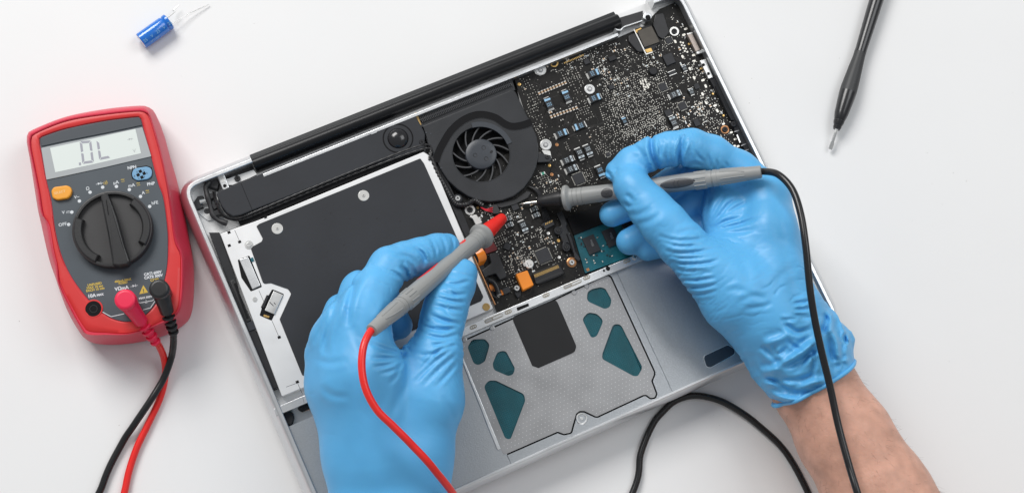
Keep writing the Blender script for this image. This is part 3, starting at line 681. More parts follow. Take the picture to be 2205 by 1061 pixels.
# silver screws, rings, studs
for p in ((1164, 151), (1270, 192), (1175, 312)):
    tab = add('mount_tab', disc(onb(p), [(3.4, BZ), (3.4, BZ + .4), (.01, BZ + .4)], 28), M_tin, lb) if p[0] != 1270 else None
    inst('screw', SC_silv, lb, onb(p, BZ + .7), .3); occ.append((*onb(p)[:2], 4))
add('mount_bracket', slab(q1((310, 390), (330, 420), (375, 490), (330, 520), (400, 520), (414, 470), (400, 400)), BZ, BZ + .6, .8, .1), M_tin, lb)
add('mount_tab', slab(r7((232, 560), (350, 515), (350, 590), (300, 630), (250, 610)), BZ, BZ + .35, .8, .1), M_tin, lb)
for p, r, m in (((1452, 68), 2.9, M_tin), ((1561, 279), 2.6, M_copper), ((1012, 452), 3.0, M_gold), ((1193, 136), 2.6, M_gold)):
    rg = add('mount_ring', disc(onb(p), [(r, BZ), (r, BZ + .2), (.01, BZ + .2)], 24), M_tin if r > 2.7 else m, lb); inst('screw', SC_blk if r > 2.5 else SC_blk_s, rg, onb(p, BZ + .4), .6); occ.append((*onb(p)[:2], r + .6))
for p in ((1231, 565),): inst('screw', SC_steel, lb, onb(p, BZ + 1), .5); add('screw_washer', disc(onb(p), [(3, BZ), (3, BZ + .6), (2.4, BZ + .9), (.01, BZ + .9)], 24), M_copper, lb)
for p, r, m in (((1199, 312), 1.0, M_copper), ((1188, 376), 1.0, M_copper), ((1183, 356.5), .9, M_gold), ((1118, 182), 1.0, M_gold), ((1202.5, 518), .95, M_gold), ((1029, 447), .8, M_brass), ((1204, 554), .9, M_tin), ((1180.5, 502.5), .9, M_tin)):
    s_ = add('board_eyelet', disc(onb(p), [(r, BZ), (r, BZ + .25), (r * .6, BZ + .3), (r * .5, BZ + .05), (.01, BZ + .05)], 16), m, lb); occ.append((*onb(p)[:2], 1.8))

# big display connector with gold springs and tape wings
dc = add('display_connector', slab(r8((72, 155), (240, 110), (335, 275), (262, 385), (195, 415)), BZ, BZ + 1.4, .4, .15), M_blk, lb)
add('connector_lid', slab(r8((105, 175), (250, 122), (332, 285), (178, 342)), BZ + 1.4, BZ + 2.1, .3, .15), mat('bronze_lid', (.075, .066, .055), .38, .3, var=.25, vscale=120), dc)
add('gold_spring', slab(r8((88, 165), (140, 140), (152, 152), (108, 175), (108, 192), (92, 192)), BZ + 1.4, BZ + 2.3, .1, .1), M_gold, dc)
add('gold_spring', slab(r8((180, 365), (245, 345), (262, 380), (205, 398)), BZ + 1.4, BZ + 2.2, .2, .1), M_gold, dc)
add('side_rail', slab(r8((66, 155), (76, 152), (200, 405), (190, 415)), BZ + 1, BZ + 1.9, 0, .1), M_tin, dc)
add('side_rail', slab(r8((190, 405), (262, 380), (265, 392), (196, 418)), BZ + 1, BZ + 1.9, 0, .1), M_tin, dc)
add('tape_wing', slab(r8((15, 225), (80, 190), (175, 390), (110, 385), (60, 330), (20, 280)), BZ, BZ + 1.6, 1.2, .5), M_tape, lb)
add('tape_wing', slab(r8((265, 110), (290, 10), (370, -10), (430, 190), (370, 260), (320, 230)), BZ, BZ + 1.2, 1.2, .3), M_tape, lb)
for (x, y, r) in ((1395, 80, 7), (1370, 88, 5), (1425, 62, 6)): q = onb((x, y)); occ.append((q[0], q[1], r))
# ports along the right edge and the long black slot part
po = add('port_shell', slab(r8((612, 205), (660, 190), (745, 365), (700, 385)), BZ - 1, BZ + 2.8, .4, .2), mat('port_bronze', (.42, .36, .32), .35, .7, var=.08), lb)
add('port_rim', slab(r8((608, 200), (664, 186), (668, 198), (614, 212)), BZ + 2.7, BZ + 2.95, 0, .05), M_tin, po)
add('port_foot', slab(r8((700, 385), (760, 365), (770, 395), (715, 410)), BZ - 1, BZ + 2.2, .2, .2), M_steel, po)
po2 = add('port_shell', slab(r8((740, 475), (800, 460), (875, 645), (830, 660)), BZ - 1, BZ + 2.8, .4, .2), M_steel, lb)
for p in ((775, 520), (825, 610)): add('port_latch', slab(r8((p[0] - 14, p[1] - 14), (p[0] + 12, p[1] - 18), (p[0] + 20, p[1] + 6), (p[0] - 6, p[1] + 18)), BZ + 2.78, BZ + 2.95, .4, 0), M_deep, po2)
ca = add('edge_slot_part', slab(r8((840, 665), (895, 655), (1105, 1080), (1060, 1080)) , BZ - 1, BZ + 2.2, .3, .2), M_blk, lb)
add('slot_groove', slab(r8((890, 740), (900, 735), (1020, 1000), (1010, 1005)), BZ + 2.15, BZ + 2.3, 0, 0), M_deep, ca)
add('edge_slot_part', slab(q2((1055, 390), (1100, 375), (1330, 830), (1280, 835)), BZ - 1, BZ + 2.2, .3, .2), M_blk, lb)
for p in ((1080, 415),): inst('screw', SC_blk, lb, U(*q2(p)[0], BZ + 2.6), .2)
for a, b in (((1118, 520), (1150, 600)), ((1212, 715), (1245, 795))): strip('slot_spring', q2(a)[0], q2(b)[0], .8, BZ + 2.2, BZ + 2.5, M_steel, lb)
for a, b in (((1092, 490), (1140, 475)), ((1160, 632), (1210, 612)), ((1190, 688), (1238, 668)), ((1265, 830), (1305, 810))): strip('slot_divider', q2(a)[0], q2(b)[0], .5, BZ + 2.2, BZ + 2.45, M_plate, lb)

# lower board: connector, foam, coin part, tape, flex, bracket
zc = add('flex_connector', slab(q3((788, 795), (1050, 688), (1112, 790), (1065, 820), (850, 905), (820, 890)), BZ, BZ + 2.6, .5, .3), M_blk, lb)
for k in range(32):
    t = k / 31; p = (808 + 240 * t, 822 - 98 * t); q = U(*q3(p)[0], BZ + 2.6)
    if k == 0: pin_me = make_mesh('gold_pin', *box(0, 0, 0, .12, 1.9, .24), [M_gold], None, 0)
    inst('gold_pin', pin_me, zc, (q[0], q[1], BZ + 2.6), AV)
add('connector_bar', slab(q3((812, 880), (1075, 775), (1085, 795), (830, 900)), BZ + 2.6, BZ + 2.9, 0, .1), M_rubber, zc)
add('connector_bar', slab(q3((795, 790), (1045, 690), (1050, 698), (800, 800)), BZ + 2.6, BZ + 2.85, 0, .1), M_trace, zc)
add('foam_pad', slab(q3((618, 800), (735, 762), (800, 910), (690, 965)), BZ, BZ + 5.2, .6, .4), M_orange, lb)
add('coin_part', disc(onb((1139, 569)), [(2.6, BZ), (2.6, BZ + 1.4), (2.3, BZ + 1.6), (.01, BZ + 1.6)], 28), M_tin, lb)
add('coin_part_foot', slab(q3((690, 690), (740, 670), (755, 705), (700, 725)), BZ, BZ + .5, .2, 0), M_tin, lb)
for p in ((735, 695), (745, 715), (770, 705)): q = U(*q3(p)[0], BZ + 1.6); add('coin_dot', disc(q, [(.3, BZ + 1.6), (.3, BZ + 1.65), (.01, BZ + 1.65)], 8), M_blk, lb)
add('tape_strap', slab(q3((345, 598), (430, 572), (465, 660), (520, 790), (522, 832), (455, 862), (410, 795), (330, 822), (305, 850), (270, 765), (365, 690)), BZ, BZ + 3.6, [1, 1, 2, 1, 1, 1, 1, 1, 1, 2, 1], .5), M_tape, lb)
fx = [U(*p, z) for p, z in zip(q3((225, 545), (265, 600), (280, 660), (250, 720), (235, 760)), (19.5, 20.5, 19.5, 17, 15))]
def band(P, w, th=.15):
    P = np.asarray(P); d = np.append(LU, 0); return loft([np.array([p - d * w / 2, p + d * w / 2, p + d * w / 2 - [0, 0, th], p - d * w / 2 - [0, 0, th]]) for p in P])
add('flex_cable', band(spline(fx, 8), 5.0), M_flex, lap, smooth=60)
fx2 = [U(*p, z) for p, z in zip(q3((345, 870), (365, 905), (385, 945), (400, 975)), (16, 18, 18, 16))]
add('flex_cable', band(spline(fx2, 8), 4.0), M_flex, lap, smooth=60)
add('flex_stiffener', slab(q3((460, 965), (495, 955), (510, 1000), (475, 1015)), BZ, BZ + .8, .3, .1), M_flex, lb)
chip('chip', (1090, 626), 4.2, 3.4, 1.6, M_chip)
add('wire_bundle', tube(spline([U(*p, 19) for p in q3((340, 860), (385, 880), (420, 930), (445, 1000))], 8), 1.5, 12), M_rubber, lap)
add('wire_bundle', tube(spline([U(*p, 18) for p in q3((330, 880), (340, 950), (385, 1020), (430, 1045))], 8), .8, 10), M_rubber, lap)
for k in range(4): strip('solder_tail', q3((418 + k * 12, 985 + k * 2))[0], q3((434 + k * 12, 1030 - k * 6))[0], .35, BZ, BZ + .3, M_tin, lb)
add('copper_strip', tube([U(1020, 552, 18.8), U(1066, 656, 18.8)], .55, 8), M_copper, lap)
for k in range(16):
    p = (1027 + 38 * k / 15, 575 + 84 * k / 15); q = U(*p, 17.3); add('duct_tooth', box(q[0] + .8, q[1], 16.5, 17.6, 1.6, .8, AU), M_rubber, lap, smooth=0) if False else None
add('dark_red_ribbon', slab(q3((300, 540), (385, 470), (430, 540), (420, 560), (310, 600)), BZ + .2, BZ + 1.6, .5, .2), mat('dark_red_film', (.11, .006, .008), .4), lap)
add('standoff_arm', slab(q3((600, 945), (640, 912), (672, 935), (672, 1010), (640, 1050), (610, 1010)), BZ, BZ + 2, 1.2, .4), M_blk, lb)
inst('screw', SC_steel, lb, U(*q3((626, 945))[0], BZ + 2.6), .2)
add('board_skirt', slab([(1075, 676), (1245, 605), (1262, 590), (1240, 560), (1222, 575), (1262, 598), (1075, 672)], 13, 15, 0, 0), M_blk, lap) if False else None
br = add('module_bracket', slab(q3((1030, 185), (1085, 158), (1120, 240), (1140, 290), (1130, 320), (1190, 440), (1222, 570), (1280, 650), (1255, 672), (1215, 640), (1205, 590), (1160, 500), (1140, 480), (1085, 530), (1095, 480), (1060, 400), (1010, 360), (1080, 305), (1070, 270)), BZ, BZ + 2.6, .6, .4), M_fan, lb)
for p in ((1047, 360), (1130, 530)):
    add('bracket_pad', disc(U(*q3(p)[0], BZ + 2.6), [(2.4, BZ), (2.4, BZ + 2.6), (2.1, BZ + 2.9), (1.6, BZ + 2.9), (1.5, BZ + 2.7), (.01, BZ + 2.7)], 24), M_fan, br); inst('screw', SC_blk_s, br, U(*q3(p)[0], BZ + 2.75), .4)
add('bracket_slot', slab(q3((1128, 395), (1140, 390), (1200, 560), (1186, 565)), BZ + 2.55, BZ + 2.75, .4, 0), M_deep, br)
wc_ = add('wire_connector', slab(q3((885, 290), (990, 245), (1012, 300), (915, 348)), BZ, BZ + 1.8, .3, .2), M_chip, lb)
for k in range(4): p = (918 + 20 * k, 302 - 9 * k); strip('gold_pin', q3(p)[0], q3((p[0] + 8, p[1] - 20))[0], .55, BZ + 1.8, BZ + 2.0, M_gold, wc_)
for k in range(5):
    P = [U(*p, z) for p, z in zip(q3((905 + 14 * k, 270 - 6 * k), (890 + 12 * k, 200 - 3 * k), (880 + 8 * k, 130), (868 + 4 * k, 60), (830 + 2 * k, -30)), (17, 18.2, 18.2, 18, 17.5))]
    add('thin_wire', tube(spline(P, 6), .36, 6), M_blk, lb)
for k in range(4):
    P = [U(*p, z) for p, z in zip(r6((1015 + k * 6, 750 + k * 3), (1060 + k * 8, 775), (1100 + k * 7, 820), (1120 + k * 6, 860)), (17, 18, 18, 17.2))]
    add('thin_wire', tube(spline(P, 6), .36, 6), M_blk, lb)
for k in range(3):
    P = [U(*p, 18 + k * .3) for p in r6((610, 922 + 4 * k), (655, 945 + 6 * k), (712, 932 + 18 * k))]
    add('red_wire', tube(spline(P, 6), .26, 8), mat('red_wire_%d' % k, (.62, .02, .04), .4), lap)
add('foam_patch', slab(r6((700, 910), (745, 900), (775, 960), (760, 985), (705, 985)), BZ, BZ + 2.2, .6, .4), M_tape, lb)
sp_ = add('spring_latch', slab(q3((140, 215), (215, 195), (270, 285), (210, 300), (180, 240)), BZ, BZ + 2.4, .6, .2), M_tin, lb)
add('latch_rib', slab(q3((235, 225), (250, 222), (275, 280), (262, 285)), BZ, BZ + 2.0, .2, .1), M_steel, sp_)
add('mount_tab', slab(q3((110, 125), (185, 100), (200, 165), (180, 195), (130, 190)), BZ, BZ + .4, .8, .1), M_tin, lb)
ar = [U(*q3(p)[0], BZ + .3) for p in ((35, 200), (65, 205), (85, 225), (88, 250))]
add('metal_clip', tube(spline(ar, 6), .35, 8), M_steel, lb)
q_ = q3((960, 10), (1000, 5)); 
strip('board_edge_bar', r6((440, 925))[0], r6((640, 900))[0], 1.2, BZ, BZ + 1.2, M_tape, lb) if False else None
add('fan_cable_cover', slab(r6((700, 905), (900, 860), (1000, 790), (1040, 800), (1010, 850), (900, 905), (780, 935)), BZ, BZ + 1.4, 1, .4), M_tape, lb)

# memory module
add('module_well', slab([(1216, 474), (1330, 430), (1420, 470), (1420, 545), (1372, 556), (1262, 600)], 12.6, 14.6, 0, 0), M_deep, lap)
add('module_shade_slab', slab([(1220, 468), (1318, 430), (1338, 466), (1236, 506)], 14, 17.0, .5, .3), M_deep, lap)  # black slab standing in for the shade under the hand, above the module
mm = add('memory_module', slab([(1236, 506), (1330, 470), (1412, 440), (1424, 535), (1371, 547), (1260, 588)], 15.0, 16.2, .4, .1), M_teal, lap)
def chip2(p, L, Wd):
    q = U(*p, 16.2); P = [withm(box(0, 0, 0, 1.0, L, Wd, 0, .1), 0)]
    for i in range(3):
        x = -L * .02 + i * L * .07
        for j in range(7 if i else 4): P.append(withm(box(x + .2, Wd * (-.1 + .055 * j), 1.0, 1.02, .35, .3), 1))
    v, f, m = join(*P); inst('memory_chip', make_mesh('memory_chip', v, f, [M_chip, M_plate], m, 0), mm, (q[0], q[1], 16.2), AU)
chip2((1273, 527), 7.4, 10.4); chip2((1315, 511), 7.4, 10.4); chip2((1358, 495), 7.4, 10.4)
V = []; mmp = ccw(UXY([(1240, 508), (1330, 474), (1400, 450), (1415, 532), (1371, 543), (1262, 583)], 16.2))
parts = []
while len(parts) < 60:
    x, y = rng.uniform(mmp.min(0), mmp.max(0))
    if inpoly([(x, y)], mmp)[0]: parts.append(withm(box(x, y, 16.2, 16.6, 1.0, .5, AU + (0 if rng.random() < .5 else math.pi / 2)), int(rng.random() < .55)))
v, f, m = join(*parts); add('small_component', (v, f, m), [M_chip, M_pad], mm, smooth=0, kind='stuff')
q = U(1266, 580, 16.3); add('gold_contact', box(q[0], q[1], 16.2, 16.26, 1.7, 1.7, AU), M_copper, mm, smooth=0)

# plated pads near the ports
for p in ((597, 155), (578, 215), (490, 283), (566, 437), (678, 420), (680, 482), (640, 560), (682, 650), (772, 675), (800, 735), (768, 815), (805, 903), (895, 932), (918, 985)):
    c = onb(r8(p)[0]); a = AU if p[0] in (597, 578, 678, 680, 772, 895) else AV
    add('plated_slot', prism(pill(c, 2.3, 1.35, a), [(0, BZ), (0, BZ + .12)]), M_pad, lb, smooth=0)
for p in ((980, 410), (1060, 497), (1128, 637), (1158, 693), (955, 565), (1100, 565), (1090, 635), (1135, 722)):
    c = onb(q2(p)[0]); add('plated_slot', prism(pill(c, 2.0, 1.2, AU), [(0, BZ), (0, BZ + .12)]), M_pad, lb, smooth=0)
for p in ((545, 290), (570, 296), (557, 320), (583, 326), (572, 350), (598, 356), (587, 380), (613, 388)):
    c = onb(r8(p)[0]); g = add('plated_hole', disc(c, [(.62, BZ), (.62, BZ + .12), (.3, BZ + .12), (.28, BZ + .05), (.01, BZ + .05)], 10), M_pad, lb)
for p in ((590, 240), (665, 390), (733, 525), (770, 605), (855, 780), (893, 862), (960, 1000)):
    add('plated_hole', disc(onb(r8(p)[0]), [(.7, BZ), (.6, BZ + .3), (.01, BZ + .35)], 12), M_plate, lb)
for p in ((630, 310), (750, 560), (872, 815), (980, 1035)): add('gold_post', disc(onb(r8(p)[0]), [(.8, BZ), (.6, BZ + .6), (.01, BZ + .6)], 10), M_gold, lb)

# the thousands of vias, test pads and tiny parts nobody could count
OC = np.array(occ)
def free(P, pad=0.0):
    P = np.asarray(P); ok = inpoly(P, offset(bpoly, 1.2))
    d = np.hypot(P[:, None, 0] - OC[None, :, 0], P[:, None, 1] - OC[None, :, 1]); return ok & (d > OC[None, :, 2] + pad).all(1)
C_, S_ = math.cos(AU), math.sin(AU); ROT = np.array([[C_, S_], [-S_, C_]])
pts = []; rad = []
def patch(c, nx, ny, pitch, r, prob=1., jit=.06, skew=0., par=0):
    g = np.array([((i - (nx - 1) / 2 + (.5 * par if j % 2 else 0)) * pitch + skew * j, (j - (ny - 1) / 2) * pitch) for i in range(nx) for j in range(ny)])
    g = g[rng.random(len(g)) < prob] + 0; g = g + rng.normal(0, jit, g.shape); q = onb(c)[:2]
    pts.append(g @ ROT + q); rad.append(np.abs(rng.normal(r, r * .15, len(g))))
# dense via field under the processor
for c, nx, ny, pt, pr in (((1380, 220), 30, 26, 1.35, .62), ((1350, 245), 26, 20, 1.3, .55), ((1420, 300), 26, 18, 1.35, .6), ((1330, 290), 16, 14, 1.4, .4), ((1400, 160), 20, 10, 1.3, .45), ((1350, 130), 26, 12, 1.3, .45), ((1330, 200), 14, 16, 1.25, .5), ((1520, 300), 18, 22, 1.5, .45), ((1545, 240), 10, 12, 1.6, .35), ((1460, 330), 20, 12, 1.4, .5), ((1290, 110), 20, 8, 1.4, .35), ((1440, 90), 14, 14, 1.5, .35), ((1510, 190), 12, 20, 1.7, .3)):
    patch(c, nx, ny, pt, .27, pr, .12, rng.uniform(-.2, .2), rng.integers(0, 2))
for c, nx, ny, pt in (((1138, 195), 5, 14, 1.7), ((1150, 250), 6, 10, 1.7), ((1165, 285), 4, 6, 1.4), ((1243, 190), 6, 14, 1.9), ((1228, 160), 7, 6, 1.5), ((1255, 240), 7, 8, 1.5), ((1262, 118), 6, 6, 1.3), ((1222, 318), 2, 6, 1.3), ((1270, 297), 2, 6, 1.2), ((1288, 316), 4, 8, 1.2), ((1272, 380), 5, 8, 1.3), ((1258, 372), 3, 5, 1.3), ((1185, 405), 10, 5, 1.5), ((1175, 385), 5, 4, 1.4), ((1163, 278), 3, 5, 1.1), ((1112, 462), 6, 5, 1.1), ((1150, 505), 6, 5, 1.3), ((1170, 520), 7, 3, 1.4), ((1196, 548), 5, 6, 1.8), ((1105, 600), 8, 12, 1.5), ((1115, 570), 7, 7, 1.4), ((1085, 545), 5, 6, 1.5), ((1075, 515), 5, 5, 1.4), ((1100, 520), 5, 5, 1.5), ((1208, 500), 4, 3, 1.6), ((1130, 540), 5, 4, 1.5), ((1035, 460), 8, 5, 1.6), ((1198, 415), 6, 3, 1.4), ((1128, 470), 3, 3, 1.2)):
    patch(c, nx, ny, pt, .26, .62, .10)
P = rng.uniform(bpoly.min(0), bpoly.max(0), (1500, 2)); pts.append(P); rad.append(np.abs(rng.normal(.22, .05, len(P))))
P = np.vstack(pts); Rr = np.clip(np.concatenate(rad), .13, .42); ok = free(P, .2)
add('solder_dot', dots(P[ok], Rr[ok], BZ, BZ + .06), M_pad, lb, smooth=0, kind='stuff')
# ringlets of copper traces just under the mask
tr = []
def trace(p, n=4):
    p = np.array(p, float); d = rng.integers(0, 4); path = [p.copy()]
    for i in range(n):
        a = AU + d * math.pi / 2 + rng.choice([-math.pi / 4, 0, math.pi / 4]); p = p + np.array([math.cos(a), math.sin(a)]) * rng.uniform(1.5, 6); path.append(p.copy())
    path = np.array(path)
    if not inpoly(path, offset(bpoly, 1)).all(): return
    for k in range(rng.integers(1, 4)):
        for a, b in zip(path[:-1], path[1:]):
            c = (a + b) / 2 + k * .7 * np.array([S_, C_]); dd = b - a; tr.append(box(c[0], c[1], BZ, BZ + .03, np.linalg.norm(dd) + .1, .24, math.atan2(dd[1], dd[0])))
for k in range(420): trace(rng.uniform(bpoly.min(0), bpoly.max(0)), 5)
add('copper_trace', join(*tr), M_trace, lb, smooth=0, kind='stuff')
# tiny chip resistors and capacitors
sm = []; n = 0
cl = [onb(p)[:2] for p in ((1300, 170), (1315, 160), (1305, 180), (1290, 140), (1340, 110), (1500, 210), (1510, 240), (1495, 250), (1520, 265), (1480, 170), (1500, 160), (1200, 140), (1110, 540), (1130, 560), (1100, 505), (1155, 575), (1140, 495), (1085, 470), (1180, 520), (1230, 130), (1400, 130), (1345, 170), (1425, 260), (1380, 290), (1395, 110), (1470, 60), (1540, 300), (1190, 390), (1165, 390), (1075, 440), (1060, 455))]
for k in range(620):
    c = cl[rng.integers(len(cl))] + rng.normal(0, 4.5, 2) if rng.random() < .75 else rng.uniform(bpoly.min(0), bpoly.max(0))
    if not free([c], .6)[0]: continue
    a = AU + (math.pi / 2 if rng.random() < .5 else 0); L = rng.choice([.9, 1.2, 1.6]); w = L * .5; dv = np.array([math.cos(a), math.sin(a)])
    body = rng.choice([0, 0, 0, 2, 3])
    sm.append(withm(box(c[0], c[1], BZ, BZ + .4, L * .6, w, a), int(body)))
    for s in (-1, 1): q = c + dv * s * L * .42; sm.append(withm(box(q[0], q[1], BZ, BZ + .42, L * .26, w, a), 1))
v, f, m = join(*sm); add('small_component', (v, f, m), [M_chip, M_pad, M_tan, M_print], lb, smooth=0, kind='stuff')
# white-pad block by the processor
for k, (x, y) in enumerate(((138, 690), (160, 682), (184, 670), (142, 708), (165, 712), (192, 690), (170, 740), (205, 725), (178, 768), (215, 745), (225, 718), (190, 745))):
    q = onb(r8((x, y))[0]); add('solder_pad', box(q[0], q[1], BZ, BZ + .15, 1.4, .85, AV), M_pad, lb, smooth=0)
# gilt memory slot contacts near the hinge
for row in range(2):
    for k in range(14):
        p = (535 + 14.5 * k + row * 10, 462 - 6.1 * k + row * 38); q = onb(r7(p)[0])
        if row == 0 and k == 0: gp = make_mesh('gold_contact', *box(0, 0, 0, .12, .5, .95), [M_gold], None, 0)
        inst('gold_contact', gp, lb, (q[0], q[1], BZ), AU)
strip('socket_bar', r7((470, 460))[0], r7((735, 355))[0], 1.2, BZ, BZ + .9, M_blk, lb)

# ------------------------------------------------------------------ lettering
TXT = []
def text(s, p, q, h, z, m, parent, name='lettering', xs=1.0, weight=0.0):
    """flat print: baseline starts at pixel p and runs towards pixel q; h = capital height in pixels"""
    cu = bpy.data.curves.new(name, 'FONT'); cu.body = s; cu.size = h * mmpp(*p, z) / .72 * S; cu.offset = weight * S; cu.resolution_u = 3
    o = bpy.data.objects.new(name, cu); col.objects.link(o)
    o.matrix_world = Matrix.Translation(Vector(U(*p, z) * S)) @ Matrix.Rotation(wang(p, q, z), 4, 'Z') @ Matrix.Diagonal((xs, 1, 1, 1))
    TXT.append((o, m, parent, name, z))
def bake_text():
    dg = bpy.context.evaluated_depsgraph_get(); dg.update()
    for o, m, parent, name, z in TXT:
        me = bpy.data.meshes.new_from_object(o.evaluated_get(dg)); me.transform(o.matrix_world)
        me.transform(Matrix.Translation(Vector(-ORG[parent.name] * S))); me.materials.clear(); me.materials.append(m)
        org = ORG[parent.name]; cu = o.data; bpy.data.objects.remove(o); bpy.data.curves.remove(cu)
        n = bpy.data.objects.new(name, me); link(n, parent, org)

# ------------------------------------------------------------------ multimeter
m1 = lambda *p: Zm(30, 200, .28269, p); m2 = lambda *p: Zm(30, 480, .28269, p)
OUT = m1((104, 400), (100, 350), (112, 315), (150, 285), (400, 188), (700, 128), (950, 103), (1030, 112), (1078, 160), (1130, 290), (1180, 470), (1240, 680), (1300, 950)) + m2((1322, 80), (1360, 300), (1358, 560), (1332, 700), (1268, 772), (1150, 838), (980, 888), (800, 914), (640, 912), (545, 882), (480, 800), (400, 650), (330, 450), (270, 280), (210, 20)) + m1((190, 920), (160, 740), (130, 540))
RID = m1((122, 420), (118, 350), (150, 305), (400, 205), (700, 155), (930, 132), (1000, 140), (1035, 175), (1070, 280), (1122, 470), (1160, 650), (1190, 850)) + m2((1225, 120), (1272, 230), (1283, 300), (1278, 560), (1250, 690), (1130, 758), (900, 842), (700, 850), (565, 848), (515, 800), (430, 650), (345, 470), (326, 330), (296, 200)) + m1((262, 1000), (215, 920), (185, 740), (150, 560))
PAN = m1((186, 372), (192, 350), (210, 335), (400, 272), (700, 212), (945, 183), (968, 186), (985, 250), (1050, 490), (1100, 680), (1142, 800), (1170, 1000)) + m2((1178, 150), (1168, 350), (1115, 550), (1045, 665), (950, 738), (860, 755), (760, 735), (680, 690), (560, 580), (440, 420), (360, 250), (312, 60)) + m1((282, 830), (243, 660), (200, 420))
MC = (235, 490)
def resamp(P, z, N=200):
    P = UXY(P, z); P = np.vstack([P, P[:1]]); c = U(*MC, z)[:2]
    sp_ = []
    Q = np.vstack([P[-2], P, P[1]])
    for i in range(1, len(Q) - 2):
        for k in range(8):
            t = k / 8; a, b, c1, d = Q[i - 1], Q[i], Q[i + 1], Q[i + 2]
            sp_.append(0.5 * ((2 * b) + (c1 - a) * t + (2 * a - 5 * b + 4 * c1 - d) * t * t + (3 * b - a - 3 * c1 + d) * t ** 3))
    D = np.array(sp_) - c; th = np.arctan2(D[:, 1], D[:, 0]); r = np.hypot(D[:, 0], D[:, 1]); o = np.argsort(th); th, r = th[o], r[o]
    g = np.linspace(-math.pi, math.pi, N, endpoint=False); rr = np.interp(g, th, r, period=2 * math.pi)
    return np.stack([c[0] + rr * np.cos(g), c[1] + rr * np.sin(g)], 1)
ro, ri, rp = resamp(OUT, 13), resamp(RID, 32.5), resamp(PAN, 31.5)
mc = ro.mean(0)
mu = thing('multimeter', mc, 'red and slate grey digital multimeter with round black selector dial, reading .0L', 'multimeter')
Zc = lambda p, z: np.hstack([p, np.full((len(p), 1), z)])
mix = lambda t: ro * (1 - t) + ri * t
add('holster', loft([Zc(mc + (ro - mc) * .93, .2), Zc(mc + (ro - mc) * .985, 1.8), Zc(mc + (ro - mc) * .998, 7), Zc(ro, 13), Zc(mix(.14), 17.5), Zc(mix(.34), 22), Zc(mix(.55), 26.5), Zc(mix(.75), 30.2), Zc(mix(.9), 32.2), Zc(mix(1), 32.8), Zc(mix(1.06), 32.6), Zc(mix(1.1), 31.4)]), M_red, mu, smooth=50)
fr_in = rp + 0
lerp2 = lambda t: ri * (1 - t) + fr_in * t
add('front_frame', loft([Zc(lerp2(.10), 29), Zc(lerp2(.10), 31.2), Zc(lerp2(.16), 32.0), Zc(lerp2(.4), 32.3), Zc(lerp2(.9), 32.2), Zc(lerp2(.99), 31.9), Zc(lerp2(1.0), 31.2)]), M_red2, mu, smooth=50)
PZ = 31.9
pl_poly = ccw(rp)
panel = add('front_panel', prism(offset(pl_poly, .35), [(0, 30.5), (0, PZ - .15), (.2, PZ)]), M_panel, mu, smooth=30)
add('panel_bar', slab(m1((200, 350), (218, 340), (400, 280), (700, 218), (945, 190), (962, 192), (978, 246), (700, 306), (400, 365), (208, 408)), PZ, PZ + .5, .6, .2), M_panel2, panel)
lens = add('display_lens', slab(m1((207, 420), (400, 378), (700, 318), (978, 262), (1046, 484), (700, 565), (400, 630), (247, 662)), PZ, PZ + .45, .5, .15), M_lens, panel)
LZ = PZ + .5
lcd = add('display_screen', slab(m1((275, 420), (600, 350), (925, 275), (968, 460), (600, 545), (315, 605)), PZ + .4, LZ, .2, 0), M_lcd, lens, smooth=0)
def pxpoly(name, pts, z, m, par, t=.04): return add(name, slab(pts, z - t, z, 0, 0), m, par, smooth=0)
def seg7(tl, tr, bl, br_, which, w=.17):
    tl, tr, bl, br_ = map(np.array, (tl, tr, bl, br_))
    f = lambda u, v: tuple(tl * (1 - u) * (1 - v) + tr * u * (1 - v) + bl * (1 - u) * v + br_ * u * v)
    wv = w * np.linalg.norm(tr - tl) / np.linalg.norm(bl - tl); g = .03
    S7 = {'a': [(.06, 0), (.94, 0), (1 - w, wv), (w, wv)], 'd': [(w, 1 - wv), (1 - w, 1 - wv), (.94, 1), (.06, 1)],
          'f': [(0, .03), (w, wv + g), (w, .5 - g - .03), (w / 2, .5 - g), (0, .5 - g)], 'e': [(0, .5 + g), (w / 2, .5 + g), (w, .5 + g + .03), (w, 1 - wv - g), (0, .97)],
          'b': [(1, .03), (1, .5 - g), (1 - w / 2, .5 - g), (1 - w, .5 - g - .03), (1 - w, wv + g)], 'c': [(1, .5 + g), (1, .97), (1 - w, 1 - wv - g), (1 - w, .5 + g + .03), (1 - w / 2, .5 + g)]}
    for k in which: pxpoly('display_segment', m1(*[f(u, v) for u, v in S7[k]]), LZ + .06, M_seg, lens)
seg7((500, 370), (588, 362), (522, 542), (610, 530), 'abcdef', .2)
seg7((628, 362), (716, 348), (650, 512), (738, 494), 'fed', .2)
pxpoly('display_segment', m1((494, 532), (510, 530), (512, 550), (496, 552)), LZ + .06, M_seg, lens)
pxpoly('display_icon', m1((874, 345), (892, 350), (876, 363)), LZ + .05, M_seg2, lens); pxpoly('display_icon', m1((893, 344), (896, 344), (898, 360), (895, 360)), LZ + .05, M_seg2, lens); pxpoly('display_icon', m1((864, 355), (908, 347), (908, 350), (864, 358)), LZ + .045, M_seg2, lens)
text('V', m1((908, 456))[0], m1((935, 450))[0], 8, LZ + .06, M_seg2, lens)
